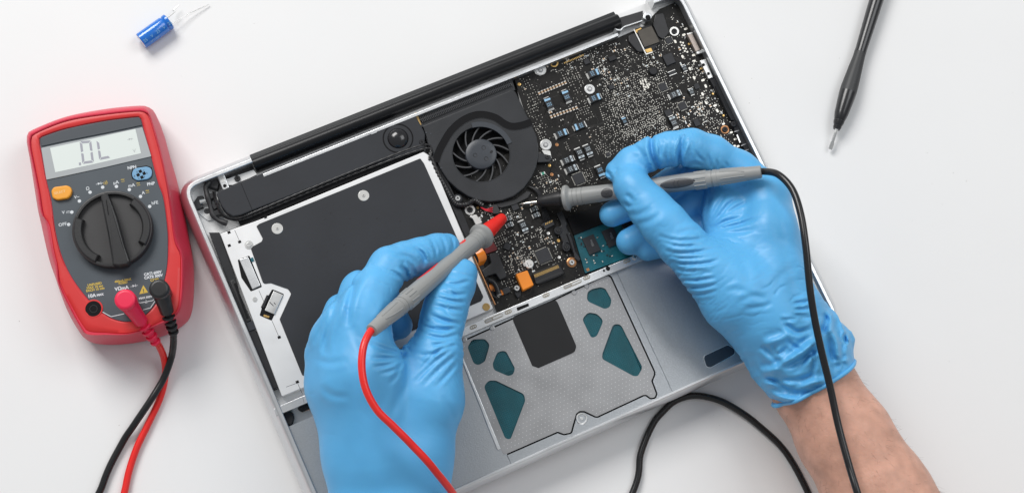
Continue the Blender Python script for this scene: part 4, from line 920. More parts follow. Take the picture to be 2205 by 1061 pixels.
# select button, transistor socket
sb_ = add('select_button', slab(m1((282, 745), (300, 715), (400, 702), (432, 715), (442, 745), (430, 780), (410, 802), (330, 815), (292, 800)), PZ, PZ + 2.2, 2.5, .8), M_yel, mu)
text('SELECT', m1((306, 775))[0], m1((410, 752))[0], 5.6, PZ + 2.25, mat('pale_button_lettering', (.85, .62, .33), .5), sb_)
so = add('transistor_socket', slab(m1((897, 615), (910, 580), (940, 570), (1010, 560), (1045, 572), (1053, 605), (1045, 640), (1015, 658), (940, 668), (905, 650)), PZ, PZ + 1.0, 3, .4), M_sock, mu)
add('socket_shadow_gap', prism(offset(ccw(UXY(m1((897, 615), (910, 580), (940, 570), (1010, 560), (1045, 572), (1053, 605), (1045, 640), (1015, 658), (940, 668), (905, 650)), PZ)), -.4), [(0, PZ - .2), (0, PZ + .03)]), M_deep, mu, smooth=0)
for p in ((963, 598), (992, 614), (975, 643), (946, 625)): q = U(*m1(p)[0], PZ + 1); add('socket_hole', box(q[0], q[1], PZ + .9, PZ + 1.05, 1.7, 1.7, wang((232, 415), (236, 412.6), 30)), M_deep, so, smooth=0)
for s, p in (('E', (934, 610)), ('C', (983, 601)), ('b', (1010, 618)), ('B', (914, 641)), ('C', (945, 657)), ('e', (990, 645))): text(s, m1(p)[0], m1((p[0] + 20, p[1] - 4))[0], 4.2, PZ + 1.06, M_panel2, so)
# legend round the dial
tx = lambda s, p, h, m=M_wtxt, dx=50, dy=-9, xs=1.0, w=.04: text(s, m1(p)[0], m1((p[0] + dx, p[1] + dy))[0], h * .28269, PZ + .05, m, panel, xs=xs, weight=w)
tx('OFF', (341, 1018), 26); tx('V', (368, 922), 24); tx('V~', (460, 806), 24); tx('Ω', (550, 742), 26); tx('µA', (757, 697), 26); tx('mA', (872, 720), 26); tx('A', (975, 774), 26); tx('hFE', (1050, 852), 25); tx('NPN', (866, 584), 24, w=.08); tx('PNP', (1015, 708), 24, w=.08)
for (x, y) in ((816, 668), (934, 696), (1004, 752)): tx('~', (x, y + 6), 34, M_ytxt); pxpoly('lettering', m1((x + 2, y + 8), (x + 28, y + 3), (x + 28, y + 6), (x + 2, y + 11)), PZ + .05, M_ytxt, panel)
for (x, y) in ((398, 903),): pxpoly('lettering', m1((x, y), (x + 26, y - 5), (x + 26, y - 1), (x, y + 4)), PZ + .05, M_wtxt, panel); [pxpoly('lettering', m1((x + d, y + 10 - d * .2), (x + d + 6, y + 9 - d * .2), (x + d + 6, y + 13 - d * .2), (x + d, y + 14 - d * .2)), PZ + .05, M_wtxt, panel) for d in (0, 10, 20)]
def diode(pts1, x, y, m, par, fn, z):
    pxpoly('lettering', fn((x, y - 10), (x + 20, y - 4), (x + 3, y + 9)), z, m, par); pxpoly('lettering', fn((x + 21, y - 14), (x + 25, y - 15), (x + 29, y + 5), (x + 25, y + 6)), z, m, par); pxpoly('lettering', fn((x - 14, y + 3), (x + 42, y - 8), (x + 42, y - 5), (x - 14, y + 6)), z - .01, m, par)
diode(0, 638, 693, M_wtxt, panel, m1, PZ + .06)
for k in range(3): tx(')', (683 + k * 10, 695 - k * 2), 16 + 5 * k, M_ytxt)
for p in ((417, 1002), (441, 908), (499, 824), (580, 757), (676, 719), (781, 713), (879, 737), (964, 789), (1034, 865)):
    add('position_dot', disc(U(*m1(p)[0], PZ), [(.95, PZ - .1), (.95, PZ + .06), (.01, PZ + .06)], 16), M_wtxt, panel, smooth=0)
t2 = lambda s, p, h, m=M_wtxt, xs=1.0, w=.06, sl=-.17: text(s, m2(p)[0], m2((p[0] + 60, p[1] + 60 * sl))[0], h * .28269, PZ + .05, m, panel, xs=xs, weight=w)
t2('CATI 600V', (992, 402), 21, w=.1); t2('CATII 300V', (994, 428), 21, w=.1); t2('400mA MAX', (768, 455), 17, M_ytxt); t2('FUSED', (798, 468), 17, M_ytxt)
t2('UNFUSED', (561, 482), 18, M_ytxt); t2('MAX 10 sec', (555, 504), 18, M_ytxt); t2('EACH 15 min', (551, 525), 18, M_ytxt)
t2('10A', (563, 570), 27, w=.1); t2('MAX', (632, 557), 17, w=.1); t2('VΩmA', (770, 516), 27, w=.1); t2('MAX 500V', (953, 582), 16, w=.09); t2('COM', (1040, 446), 20, M_ytxt)
diode(0, 902, 480, M_wtxt, panel, m2, PZ + .06)
pxpoly('warning_triangle', m2((955, 541), (985, 472), (1022, 528)), PZ + .05, M_ytxt, panel); text('!', m2((983, 528))[0], m2((1000, 525))[0], 8, PZ + .08, M_panel2, panel, weight=.08)
def pline(pts, w, z, m, par, fn):
    for a, b in zip(pts[:-1], pts[1:]): strip('lettering', fn(a)[0], fn(b)[0], w, z - .05, z, m, par)
pline([(672, 675), (740, 712), (840, 690)], .42, PZ + .05, M_wtxt, panel, m2); pline([(985, 660), (1040, 645), (1080, 585)], .42, PZ + .05, M_wtxt, panel, m2); pline([(945, 598), (958, 608), (1055, 590), (1075, 575)], .42, PZ + .06, M_wtxt, panel, m2)
pline([(1006, 585), (1008, 600)], .3, PZ + .06, M_wtxt, panel, m2); pline([(994, 602), (1020, 597)], .3, PZ + .07, M_wtxt, panel, m2); pline([(1000, 608), (1016, 605)], .3, PZ + .07, M_wtxt, panel, m2)
# selector dial
DC = (241.5, 492); DZ = 37.0; dcw = U(*DC, DZ)[:2]; dpm = 1 / mmpp(*DC, DZ); DR = 86.5 / dpm
dial = add('selector_dial', disc(dcw, [(DR, PZ - .5), (DR, DZ - .6), (DR - .3, DZ), (DR - .9, DZ + .2), (DR - 1.6, DZ), (DR - 1.9, DZ - 2.4), (.01, DZ - 2.4)], 72), M_dialf, mu, smooth=30)
add('dial_rim', prism(circ(dcw, DR, 72), [(0, DZ - .4), (.3, DZ), (.9, DZ + .2)], [circ(dcw, DR - 1.9, 72)]), M_dial, dial, smooth=30)
axd = wang((248, 573), (226, 415), DZ)                            # along the pointer
def crescent(a0, a1, rin, rout):
    A_ = np.linspace(a0, a1, 26); o_ = [dcw + rout * np.array([math.cos(a), math.sin(a)]) for a in A_]; i_ = [dcw + rin * np.array([math.cos(a), math.sin(a)]) for a in A_]
    return ccw(np.array(o_ + i_[::-1]))
for a0, a1 in ((axd + math.radians(62), axd + math.radians(148)), (axd - math.radians(128), axd - math.radians(42))):
    add('dial_grip', prism(crescent(a0, a1, DR * .74, DR - .6), [(0, DZ - 2.6), (.15, DZ + .2), (.5, DZ + .8), (1.1, DZ + 1.1)]), M_dial, dial, smooth=35)
ptr = add('dial_pointer', slab(m1((660, 800), (668, 765), (690, 755), (712, 768), (732, 810), (782, 950)) + m2((832, 150), (880, 290), (860, 315), (800, 325), (750, 318), (740, 250), (712, 80)) + m1((690, 960)), DZ - 2.6, DZ + 4.6, .8, .9), M_dial, dial, smooth=40)
add('pointer_groove', slab(m1((700, 815), (706, 812), (724, 930), (717, 932)), DZ + 4.5, DZ + 4.65, .2, 0), M_deep, ptr)
# open socket at lower left
jc = U(*m2((605, 652))[0], PZ + .4)
ring = prism(circ(jc, 5.1, 32), [(0, PZ - .3), (0, PZ + .3), (.3, PZ + .5)], [circ(jc, 4.3, 32)])
jk = add('input_socket', ring, M_red2, mu, smooth=30)
add('socket_bore', disc(jc, [(4.4, PZ + .35), (4.3, PZ + .36), (.01, PZ + .36)], 32), M_deep, jk, smooth=0)
add('socket_sleeve', prism(circ((jc[0] + .1, jc[1] - .1), 2.3, 24), [(0, PZ + .3), (.2, PZ + .55)], [circ((jc[0] + .1, jc[1] - .1), 1.8, 24)]), M_dial, jk, smooth=0)

# ------------------------------------------------------------------ test leads
def dirpx(a, b, za, zb): p, q = U(*a, za), U(*b, zb); return p, q
def build_lead(root, tip, tail, zt, ztail, sleeve, cable, plug_m, head, phead, pend, cpts, dt=0.0, sl0=11.5):
    # --- plug standing in the meter
    hp = U(*phead, PZ + 17)
    pg = add('plug', disc(hp, [(4.6, PZ), (4.9, PZ + 6), (head, PZ + 10), (head, PZ + 16.2), (head - .5, PZ + 16.9), (head - 1.6, PZ + 17.1), (.01, PZ + 17.15)], 36), plug_m, root, smooth=45)
    a = np.array([hp[0], hp[1], PZ + 12]); b = U(*pend, 22); L = np.linalg.norm(b - a); d = (b - a) / L
    add('plug_sleeve', lathe(a, b, [(0, 4.6), (4, 4.6), (9, 4.1), (L * .50, 3.7), (L * .52, 2.2), (L, 1.9)], 28), plug_m, pg)
    n = 4
    for k in range(n):
        t = L * (.60 + .38 * k / (n - 1)); r = 3.75 - .28 * k
        add('strain_rib', lathe(a + d * (t - .75), b, [(0, r - 1.2), (0.05, r - .15), (.25, r), (1.2, r), (1.45, r - .15), (1.5, r - 1.2)], 24), plug_m, pg)
    for k in range(n - 1):
        t = L * (.60 + .38 * (k + .5) / (n - 1)); u, v, _ = frame(d)
        for s in ((1 if k % 2 else -1),):
            add('strain_web', lathe(a + d * (t - 1.2) + u * s * 1.4 + v * -1.2, a + d * (t + 2) + u * s * 1.4 + v * -1.2, [(0, 1.2), (2.4, 1.2)], 8), plug_m, pg)
    # --- probe
    p0, p1 = U(*tip, zt), U(*tail, ztail); L = np.linalg.norm(p1 - p0); d = (p1 - p0) / L; k = L / 140.0
    u, v, _ = frame(d)
    nd = add('probe_needle', lathe(p0, p1, [(0, .12), (1.2, .45), (2.2, .75), (3.2, .8), (3.4, .62), (4.0, .62), (4.2, .95), (15, .95)], 20), M_needle, root)
    add('probe_sleeve', lathe(p0 + d * sl0 * k, p1, [(t * (27 + dt - sl0) / 15.5, r) for t, r in ((0, 1.4), (.15, 2.5), (.5, 2.95), (1.0, 3.15), (5, 3.7), (10, 4.4), (13, 4.75), (14.2, 4.8), (14.4, 4.5), (16.5, 4.5))], 36), sleeve, root)
    prof_ = [(27.3, 4.0), (27.3, 6.6), (27.7, 7.2), (28.6, 7.45), (29.6, 7.35), (30.3, 6.7), (30.7, 5.7), (31.4, 5.15), (33.0, 5.1), (33.15, 4.85), (33.4, 4.85), (33.55, 5.1), (35.6, 5.08), (35.75, 4.85), (36.0, 4.85), (36.15, 5.06), (38.4, 5.04), (38.55, 4.8), (38.8, 4.8), (38.95, 5.02), (45, 4.9), (55, 4.62), (64, 4.5), (76, 4.6), (90, 4.85), (100, 4.98), (109.8, 4.9), (110.2, 4.75), (112.6, 4.72), (112.7, 4.45), (113.3, 4.45), (113.4, 4.85), (115.6, 4.8), (115.7, 4.6), (116.3, 4.6), (118, 4.55), (128, 4.05), (139.0, 3.5), (139.8, 3.3), (140, 2.2)]
    prof = [(t + dt * min(1, max(0, (64 - t) / 24)), r) for t, r in prof_]
    hb = add('probe_handle', lathe(p0, p1, [(t * k, r) for t, r in prof], 48), M_grey, root, smooth=35)
    rad = lambda t: np.interp(t, [q[0] for q in prof[20:]], [q[1] for q in prof[20:]])
    up = np.array([0, 0, 1.]) - d * d[2]; up /= np.linalg.norm(up); sd = np.cross(d, up)
    def skin_patch(name, tc, ht, phi, hw, m, dz=.12, shape=None, par=hb):
        """patch lying on the handle: ellipse in (along, around)"""
        rows = 9; N = 28; V = []; F = []
        for i in range(rows + 1):
            s = i / rows
            for j in range(N):
                a = 2 * math.pi * j / N; t = tc + ht * s * math.cos(a); w = hw * s * math.sin(a)
                if shape == 'tri': q = max(abs(math.cos(a)), 1e-6); w = hw * s * math.sin(a) * (1 - .45 * (math.cos(a) < 0))
                r = rad(t) + dz * (1 if i < rows else -1); ang = phi + w / rad(t)
                V.append(p0 + d * t * k + (up * math.cos(ang) + sd * math.sin(ang)) * r)
        for i in range(rows):
            for j in range(N): F.append([i * N + j, i * N + (j + 1) % N, (i + 1) * N + (j + 1) % N, (i + 1) * N + j])
        return add(name, (np.array(V), [f[::-1] for f in F]), m, par, smooth=60)
    def skin_line(name, pts, w, m, dz=.3, par=hb):
        P = [p0 + d * t * k + (up * math.cos(x / rad(t)) + sd * math.sin(x / rad(t))) * (rad(t) + dz) for t, x in pts]
        return add(name, tube(P, w, 6), m, par)
    # raised grip ribs and hollows near the tail
    for i in range(14):
        a = 2 * math.pi * i / 14; w = a * 4.8
        skin_line('grip_rib', [(103 + .0, w), (104, w), (108.5, w), (109.5, w)], .42, M_grey, -.05)
    for i in range(7):
        a = 2 * math.pi * (i + .5) / 7; skin_line('tail_rib', [(117.5, a * 4.5), (120, a * 4.4), (126, a * 4.2), (131, a * 4.1)], .42, M_grey, -.12)
    skin_line('mould_seam', [(t, 2.2 * (1 if tip[0] > 1110 else -.6)) for t in np.linspace(40, 102, 20)], .12, M_grey, .0)
    # --- cable
    C0 = spline([p1 - d * 3, p1 + d * 1.5] + [U(x, y, z) for x, y, z in cpts] + [b], 14)
    add('cable', tube(C0, 1.95, 18), cable, root, smooth=60)
    return skin_patch, skin_line, hb, (p0, p1, d)

rl = thing('test_lead', U(269, 644, 0)[:2], 'red test lead from the multimeter with its red tipped grey probe in the left hand', 'test lead', 'test leads of the multimeter')
redc = [(783, 745, 104), (779, 790, 105), (788, 838, 105), (812, 882, 103), (846, 916, 100), (885, 955, 96), (935, 1010, 88), (990, 1090, 60), (1010, 1200, 8), (900, 1300, 2.2), (600, 1330, 2.2), (330, 1260, 2.2), (262, 1140, 2.2), (272, 1040, 2.2), (292, 970, 2.2), (318, 914, 2.2), (345, 855, 2.4), (356, 805, 4), (353, 770, 9), (343, 745, 17)]
pr_, ln_, hb_, axr = build_lead(rl, (1099, 455), (800, 712), 17.5, 100, M_tipr, M_wirer, M_plugr, 5.6, (269, 644), (336, 737), redc, 3.6, 8.3)
pr_('grip_emblem', 83, 11, 1.45, 3.2, mat('red_inlay', (.70, .025, .02), .4)); pr_('warning_emblem', 49, 3.6, 1.35, 3.3, MATS['red_inlay'])
bl_ = thing('test_lead', U(342, 621, 0)[:2], 'black test lead from the multimeter with its black tipped grey probe in the right hand', 'test lead', 'test leads of the multimeter')
blkc = [(1676, 376, 82), (1706, 408, 88), (1724, 460, 92), (1735, 530, 94), (1744, 620, 92), (1755, 690, 88), (1770, 760, 84), (1787, 830, 80), (1805, 914, 79), (1828, 1000, 82), (1855, 1090, 84), (1880, 1190, 60), (1860, 1290, 10), (1790, 1240, 2.2), (1765, 1130, 2.2), (1738, 1055, 2.2), (1690, 970, 2.2), (1632, 914, 2.2), (1590, 883, 2.2), (1545, 860, 2.2), (1495, 851, 2.2), (1455, 862, 2.2), (1428, 885, 2.2), (1405, 914, 2.2), (1380, 975, 2.2), (1362, 1060, 2.2), (1250, 1270, 2.2), (900, 1420, 2.2), (400, 1330, 2.2), (190, 1180, 2.2), (222, 1040, 2.2), (262, 955, 2.4), (290, 912, 5.2), (325, 860, 6.6), (352, 815, 6.2), (368, 772, 9), (373, 745, 15)]
pb2, lb2, hb2, axb = build_lead(bl_, (1117, 440), (1640, 370), 17, 73, M_tipr and M_rubber, M_wireb, M_rubber, 5.3, (342, 621), (374, 716), blkc)
em = pb2('grip_emblem', 94, 10.5, .28, 3.0, M_emb)
def mark(line, tc, x0, pts, par): line('emblem_mark', [(tc + a, x0 + b) for a, b in pts], .13, M_embm, .12, par)
ph0 = .28 * 4.9
for s in (0, 1):
    arc = [(-1.6 + 2.2 * s - 1.6 * math.cos(a), 1.7 * math.sin(a)) for a in np.linspace(-1.2, 1.2, 9)]; mark(lb2, 95, ph0, arc, em)
mark(lb2, 95, ph0, [(.2, 0), (1.0, 0), (1.6, 0)], em)
e2 = pb2('warning_emblem', 53.5, 3.7, .35, 3.3, M_emb)
pw = .35 * 4.7
mark(lb2, 53.5, pw, [(-2.0, -1.4), (1.8, -1.6), (1.8, 1.6), (-2.0, 1.4), (-2.0, -1.4)][0:5], e2); mark(lb2, 53.5, pw, [(1, -.4), (0, .1), (-1.2, -.2)], e2)

# ------------------------------------------------------------------ capacitor
ca0, ca1 = U(*Zm(270, 20, .09423, [(355, 735)])[0], 5), U(*Zm(270, 20, .09423, [(1000, 278)])[0], 5)
cp_ = thing('capacitor', (ca0 + ca1)[:2] / 2, 'small blue electrolytic capacitor with two thin wire leads lying on the white table', 'capacitor')
L = np.linalg.norm(ca1 - ca0); dd = (ca1 - ca0) / L; CR = 4.95
cb = add('capacitor_can', lathe(ca0, ca1, [(0, CR - .9), (0, CR - .35), (.35, CR), (L - 3.9, CR), (L - 3.3, CR - .25), (L - 2.9, CR - .55), (L - 2.5, CR - .25), (L - 2.0, CR), (L - .4, CR), (L, CR - .5), (L, CR - 1.2)], 48), M_capb, cp_, smooth=30)
add('can_end', lathe(ca0 - dd * .12, ca1, [(0, CR - .8), (.3, CR - .7)], 36), M_capend, cb)
add('rubber_bung', lathe(ca1 - dd * .2, ca1 + dd * 3, [(0, CR - 1.2), (.3, CR - 1.3)], 36), M_rubber, cb)
u_, v_, _ = frame(dd)
for s, bend in ((1, (420, 25)), (-1, (372, 25))):
    pa = ca1 + np.cross(dd, [0, 0, 1]) * s * 2.3
    pz = U(450, 10, 1.2) if s > 0 else U(385, 12, 3.5)
    add('wire_lead', tube(spline([pa, pa + dd * 6 - [0, 0, .8 * s], (pa + pz) / 2 + [0, 1.0, -.3], pz], 8), .27, 8), M_steel, cp_)
def capprint(s, t, ang, size):
    cu = bpy.data.curves.new('lettering', 'FONT'); cu.body = s; cu.size = size * S; cu.align_x = 'CENTER'; cu.align_y = 'CENTER'
    o = bpy.data.objects.new('lettering', cu); col.objects.link(o)
    nrm = np.array([0, 0, 1.]) * math.cos(ang) + np.cross(dd, [0, 0, 1]) * math.sin(ang); nrm /= np.linalg.norm(nrm); y = np.cross(nrm, dd)
    P = ca0 + dd * t + nrm * (CR + .06); mtx = Matrix([[dd[i], y[i], nrm[i], P[i] * S] for i in range(3)] + [[0, 0, 0, 1]]); o.matrix_world = mtx
    TXT.append((o, M_capt, cb, 'lettering', 0))
for s, t in (('25', 2.0), ('V', 6.6), ('25', 11.0), ('V', 15.2), ('25', 19.5)): capprint(s, t, .62, 2.6)
for t in (5, 8.5, 12, 15.5): capprint('µF', t, 1.18, 1.6) if t == 5 else capprint('1000', t, 1.18, 1.5) if t == 8.5 else None

# ------------------------------------------------------------------ screwdriver
s2 = lambda *p: Zm(1740, 20, .30166, p)
sd_ = thing('screwdriver', U(*s2((300, 500))[0], 0)[:2], 'slim black precision screwdriver with a flat steel blade lying on the white table', 'screwdriver')
AX = [U(*p, 5.5) for p in s2((203, 858), (221, 800), (270, 590), (322, 430), (362, 310), (410, 160), (452, 40), (505, -120))]
a, b = AX[0], AX[-1]; dS = (b - a) / np.linalg.norm(b - a); LS = np.linalg.norm(b - a)
tq = lambda p: (U(*s2(p)[0], 5.5) - a) @ dS
t8, t5, t4, t3, t1, t0_ = tq((221, 800)), tq((270, 590)), tq((322, 430)), tq((362, 310)), tq((410, 160)), tq((452, 40))
add('collar', lathe(a, b, [(0, 1.5), (.1, 2.1), (2.0, 2.6), (2.2, 2.3), (4.2, 3.1), (t8, 3.35), (t8 + .4, 3.0)], 32), M_sd, sd_)
add('handle_nose', lathe(a, b, [(t8 + .2, 3.0), (t8 + .8, 3.3), (t8 + 5, 4.2), (t5 - 3, 5.15), (t5, 5.3)], 36), M_sd, sd_)
add('handle_grip', lathe(a, b, [(t5, 5.25), (t5 + 4, 5.2), (t4, 4.4), (t3 - 4, 3.75), (t3, 3.6)], 36), M_sd2, sd_)
add('handle_shaft', lathe(a, b, [(t3, 3.68), (t3 + 3, 3.6), (t1, 3.9), (t0_, 4.2), (LS, 4.5), (LS + 22, 4.6), (LS + 22.5, 3.6)], 36), M_sd, sd_)
u_, v_, _ = frame(dS)
add('mould_seam', tube([a + dS * t + u_ * .4 * 0 + np.array([0, 0, 1]) * r * .96 + np.cross(dS, [0, 0, 1]) * r * .25 for t, r in ((t5, 5.2), (t5 + 4, 5.2), (t4, 4.42), (t3 - 4, 3.78), (t3, 3.62))], .14, 6), M_rubber, sd_)
tp_ = U(*s2((158, 1000))[0], 3.0); db = (tp_ - a) / np.linalg.norm(tp_ - a); Lb = np.linalg.norm(tp_ - a)
add('blade', lathe(a + db * -1, tp_, [(0, 1.05), (Lb - 3.5, 1.05), (Lb - 3.4, 1.0)], 20), M_steel, sd_)
sx = np.cross(db, [0, 0, 1]); sx /= np.linalg.norm(sx); sz = np.cross(sx, db)
rg_ = [np.array([a + db * t + sx * w * i + sz * h * j for i, j in ((-1, -1), (1, -1), (1, 1), (-1, 1))]) for t, w, h in ((Lb - 4.6, .95, .9), (Lb - 3, 1.15, .75), (Lb, 1.05, .18))]
add('blade_tip', loft(rg_), M_steel, sd_, smooth=20)
bake_text()

# ------------------------------------------------------------------ person: gloved hands as smooth distance-field surfaces
def snoise(P, f, seed, n=7):
    g = np.random.default_rng(seed); r = np.zeros(len(P))
    for i in range(n):
        d = g.normal(size=3); d /= np.linalg.norm(d); r += np.sin(P @ d * (2 * math.pi * f * g.uniform(.6, 1.5)) + g.uniform(0, 6.28))
    return r / n * 1.6
def cap_sd(P, a, b, ra, rb):
    ab = b - a; L2 = ab @ ab
    t = np.clip(((P - a) @ ab) / L2, 0, 1) if L2 > 1e-9 else np.zeros(len(P))
    return np.linalg.norm(P - a - t[:, None] * ab, axis=1) - (ra + (rb - ra) * t)
def smin(a, b, k):
    h = np.maximum(k - np.abs(a - b), 0) / k; return np.minimum(a, b) - h * h * k * .25
class Field:
    """groups of tapered limbs: limbs of one group melt together, groups meet in a crease"""
    def __init__(s): s.groups = []; s.wr = []; s.cre = []; s.extra = None
    def group(s, k, kk, caps): s.groups.append((k, kk, caps))
    def base(s, P):
        D = None
        for k, kk, caps in s.groups:
            d = None
            for c in caps:
                q = cap_sd(P, *c); d = q if d is None else smin(d, q, k)
            D = d if D is None else smin(D, d, kk)
        return D
    def __call__(s, P, d=None):
        d = s.base(P) if d is None else d
        near = np.abs(d) < 6
        if near.any():
            Q = P[near]; w = np.zeros(len(Q))
            for c, ax, R, lam, amp, seed in s.wr:
                q = Q - c; m = np.exp(-np.sum(q * q, 1) / (R * R))
                g = m > .03
                if not g.any(): continue
                qq = Q[g]; ph = (q[g] @ ax) / lam * math.pi + 2.6 * snoise(qq, 1 / (R * 1.5), seed) + .9 * snoise(qq, 1 / (R * .5), seed + 50)
                br = np.clip(.35 + 1.3 * snoise(qq, 1 / (R * .55), seed + 9), 0, 1.2)      # creases start and stop
                w[g] += .55 * amp * m[g] * br * np.clip(1 - np.abs(np.sin(ph)) / .62, 0, 1) ** 1.4 - amp * .10 * m[g] * snoise(qq, 1 / (lam * 3.2), seed + 3)
            w += .12 * snoise(Q, 1 / 16., 77)
            if s.cre:
                r = (Q - np.array([0, 0, CAMH])) @ RM; px = np.stack([r[:, 0], r[:, 1]], 1) / r[:, 2:] * FPX + np.array([W0 / 2, H0 / 2])
                for poly, wd, dp, zmin in s.cre:
                    lo_, hi_ = poly.min(0) - 4 * wd, poly.max(0) + 4 * wd
                    g = np.nonzero(((px > lo_) & (px < hi_)).all(1) & (Q[:, 2] > zmin))[0]
                    if not len(g): continue
                    best = np.full(len(g), 1e9); tt = np.zeros(len(g)); m_ = len(poly) - 1
                    for i in range(m_):
                        a, b = poly[i], poly[i + 1]; ab = b - a; t = np.clip(((px[g] - a) @ ab) / (ab @ ab), 0, 1)
                        dd_ = np.linalg.norm(px[g] - a - t[:, None] * ab, axis=1); u = dd_ < best; best[u] = dd_[u]; tt[u] = (i + t[u]) / m_
                    fade = np.clip(np.minimum(tt, 1 - tt) * 3.2, .0, 1) ** .7
                    w[g] += dp * fade * (np.exp(-(best / wd) ** 2) - .5 * np.exp(-((best - 2.1 * wd) / (1.1 * wd)) ** 2))
            if s.extra is not None: w += s.extra(Q)
            d = d.copy(); d[near] += w
        return d
def surface(fn, lo, hi, h, cut=None):
    lo = np.array(lo, float); n = np.ceil((np.array(hi) - lo) / h).astype(int); B = 8; n = ((n + B - 1) // B) * B
    Fv = np.full(n, 99., np.float32)
    bi = np.stack(np.meshgrid(*[np.arange(m // B) for m in n], indexing='ij'), -1).reshape(-1, 3)
    cen_ = lo + (bi * B + (B - 1) / 2) * h
    dc_ = fn.base(cen_) if hasattr(fn, 'base') else fn(cen_)
    act = np.abs(dc_) < B * h * .87 + 4.5
    off = np.stack(np.meshgrid(*[np.arange(B)] * 3, indexing='ij'), -1).reshape(-1, 3)
    for (i, j, k), d0, a in zip(bi, dc_, act):
        if not a: Fv[i * B:i * B + B, j * B:j * B + B, k * B:k * B + B] = np.sign(d0) * 50
    ids = bi[act]
    for s in range(0, len(ids), 400):
        bb = ids[s:s + 400]; P = lo + ((bb[:, None] * B + off[None]) * h); sh = P.shape[:2]
        d = fn(P.reshape(-1, 3))
        if cut is not None: d = np.maximum(d, cut(P.reshape(-1, 3)))
        d = d.reshape(sh[0], B, B, B)
        for q, (i, j, k) in zip(d, bb): Fv[i * B:i * B + B, j * B:j * B + B, k * B:k * B + B] = q
    neg = Fv < 0
    cs = np.stack([Fv[a:n[0] - 1 + a, b:n[1] - 1 + b, c:n[2] - 1 + c] for a in (0, 1) for b in (0, 1) for c in (0, 1)], -1)
    sg = cs < 0; on = sg.any(-1) & ~sg.all(-1); idx = np.argwhere(on); cv = cs[on]
    cor = np.array([(a, b, c) for a in (0, 1) for b in (0, 1) for c in (0, 1)], float)
    acc = np.zeros((len(idx), 3)); cnt = np.zeros(len(idx))
    for a in range(8):
        for b in range(a + 1, 8):
            if np.abs(cor[a] - cor[b]).sum() != 1: continue
            x = (cv[:, a] < 0) != (cv[:, b] < 0)
            if not x.any(): continue
            t = cv[x, a] / (cv[x, a] - cv[x, b]); acc[x] += cor[a] + (cor[b] - cor[a]) * t[:, None]; cnt[x] += 1
    V = lo + (idx + acc / cnt[:, None]) * h
    vid = np.full(on.shape, -1, np.int64); vid[on] = np.arange(len(idx))
    Fs = []
    for ax in range(3):
        o1, o2 = [(1, 2), (2, 0), (0, 1)][ax]
        a = np.take(neg, range(0, n[ax] - 1), ax); b = np.take(neg, range(1, n[ax]), ax); e = np.argwhere(a != b)
        e = e[(e[:, o1] > 0) & (e[:, o2] > 0) & (e[:, o1] < n[o1] - 1) & (e[:, o2] < n[o2] - 1)]
        fl = neg[tuple(e.T)]
        d1 = np.zeros(3, int); d1[o1] = 1; d2 = np.zeros(3, int); d2[o2] = 1
        q = np.stack([vid[tuple((e - d1 - d2).T)], vid[tuple((e - d2).T)], vid[tuple(e.T)], vid[tuple((e - d1).T)]], 1)
        q[~fl] = q[~fl][:, ::-1]; Fs.append(q[(q >= 0).all(1)])
    return V, np.vstack(Fs)
def add_surface(name, VF, m, parent):
    V, F = VF; org = ORG[parent.name]; me = bpy.data.meshes.new(name); me.vertices.add(len(V)); me.loops.add(len(F) * 4); me.polygons.add(len(F))
    me.vertices.foreach_set('co', ((V - org) * S).astype(np.float32).ravel()); me.loops.foreach_set('vertex_index', F.astype(np.int32).ravel())
    me.polygons.foreach_set('loop_start', np.arange(0, len(F) * 4, 4, dtype=np.int32)); me.polygons.foreach_set('use_smooth', np.ones(len(F), bool))
    me.update(calc_edges=True); me.validate(); me.materials.append(m); o = bpy.data.objects.new(name, me); link(o, parent, org); return o

J = lambda x, y, z: U(x, y, z)
def chain(pts): return [(J(*a[:3]), J(*b[:3]), a[3], b[3]) for a, b in zip(pts[:-1], pts[1:])]
def unit(a, b): d = np.asarray(b) - np.asarray(a); return d / np.linalg.norm(d)
def wrinkle(f, at, to, R, lam, amp, seed): a = J(*at); f.wr.append((a, unit(a, J(*to)), R, lam, amp, seed))
GH = 0.65                                                          # grid pitch in mm

per = thing('person', U(1250, 1150, 0)[:2], 'person in blue nitrile gloves holding two meter probes to the open laptop', 'person')
# ---- left hand
lf = Field()
mI, mM, mR, mP = (782, 676, 74), (742, 700, 70), (714, 728, 62), (702, 764, 52)
lf.group(9, 7, chain([(*mI, 12.5), (806, 800, 75, 14), (836, 980, 60, 17), (850, 1120, 52, 20), (855, 1220, 50, 21)]) + chain([(*mM, 11.5), (772, 810, 72, 15), (820, 980, 58, 18)]) + chain([(*mR, 10.5), (745, 820, 64, 15), (795, 980, 54, 18)])
         + chain([(*mP, 11), (722, 830, 54, 14), (768, 980, 50, 16.5), (790, 1120, 48, 18), (795, 1220, 48, 18)]) + chain([(932, 770, 62, 12.5), (922, 862, 60, 17), (892, 980, 54, 19), (895, 1120, 50, 18), (895, 1220, 48, 18)]) + chain([(880, 800, 56, 12), (860, 900, 56, 17)]))
lf.group(4, 5, chain([(790, 680, 74, 12.2), (806, 625, 72, 11.2), (838, 575, 67, 10.4), (872, 560, 62, 9.4), (906, 551, 58, 9.3), (940, 538, 52, 8.2), (962, 531, 48, 7.4)]))
lf.group(4, 4, chain([(*mM, 11), (776, 626, 56, 10.0), (822, 640, 44, 8.8), (858, 700, 38, 7.8)]))
lf.group(4, 3, chain([(*mR, 10.5), (740, 672, 48, 9.6), (790, 690, 36, 8.4), (828, 716, 33, 7.6)]))
lf.group(4, 3, chain([(*mP, 10.5), (716, 716, 42, 8.8), (762, 736, 33, 7.6), (796, 752, 30, 6.8)]))
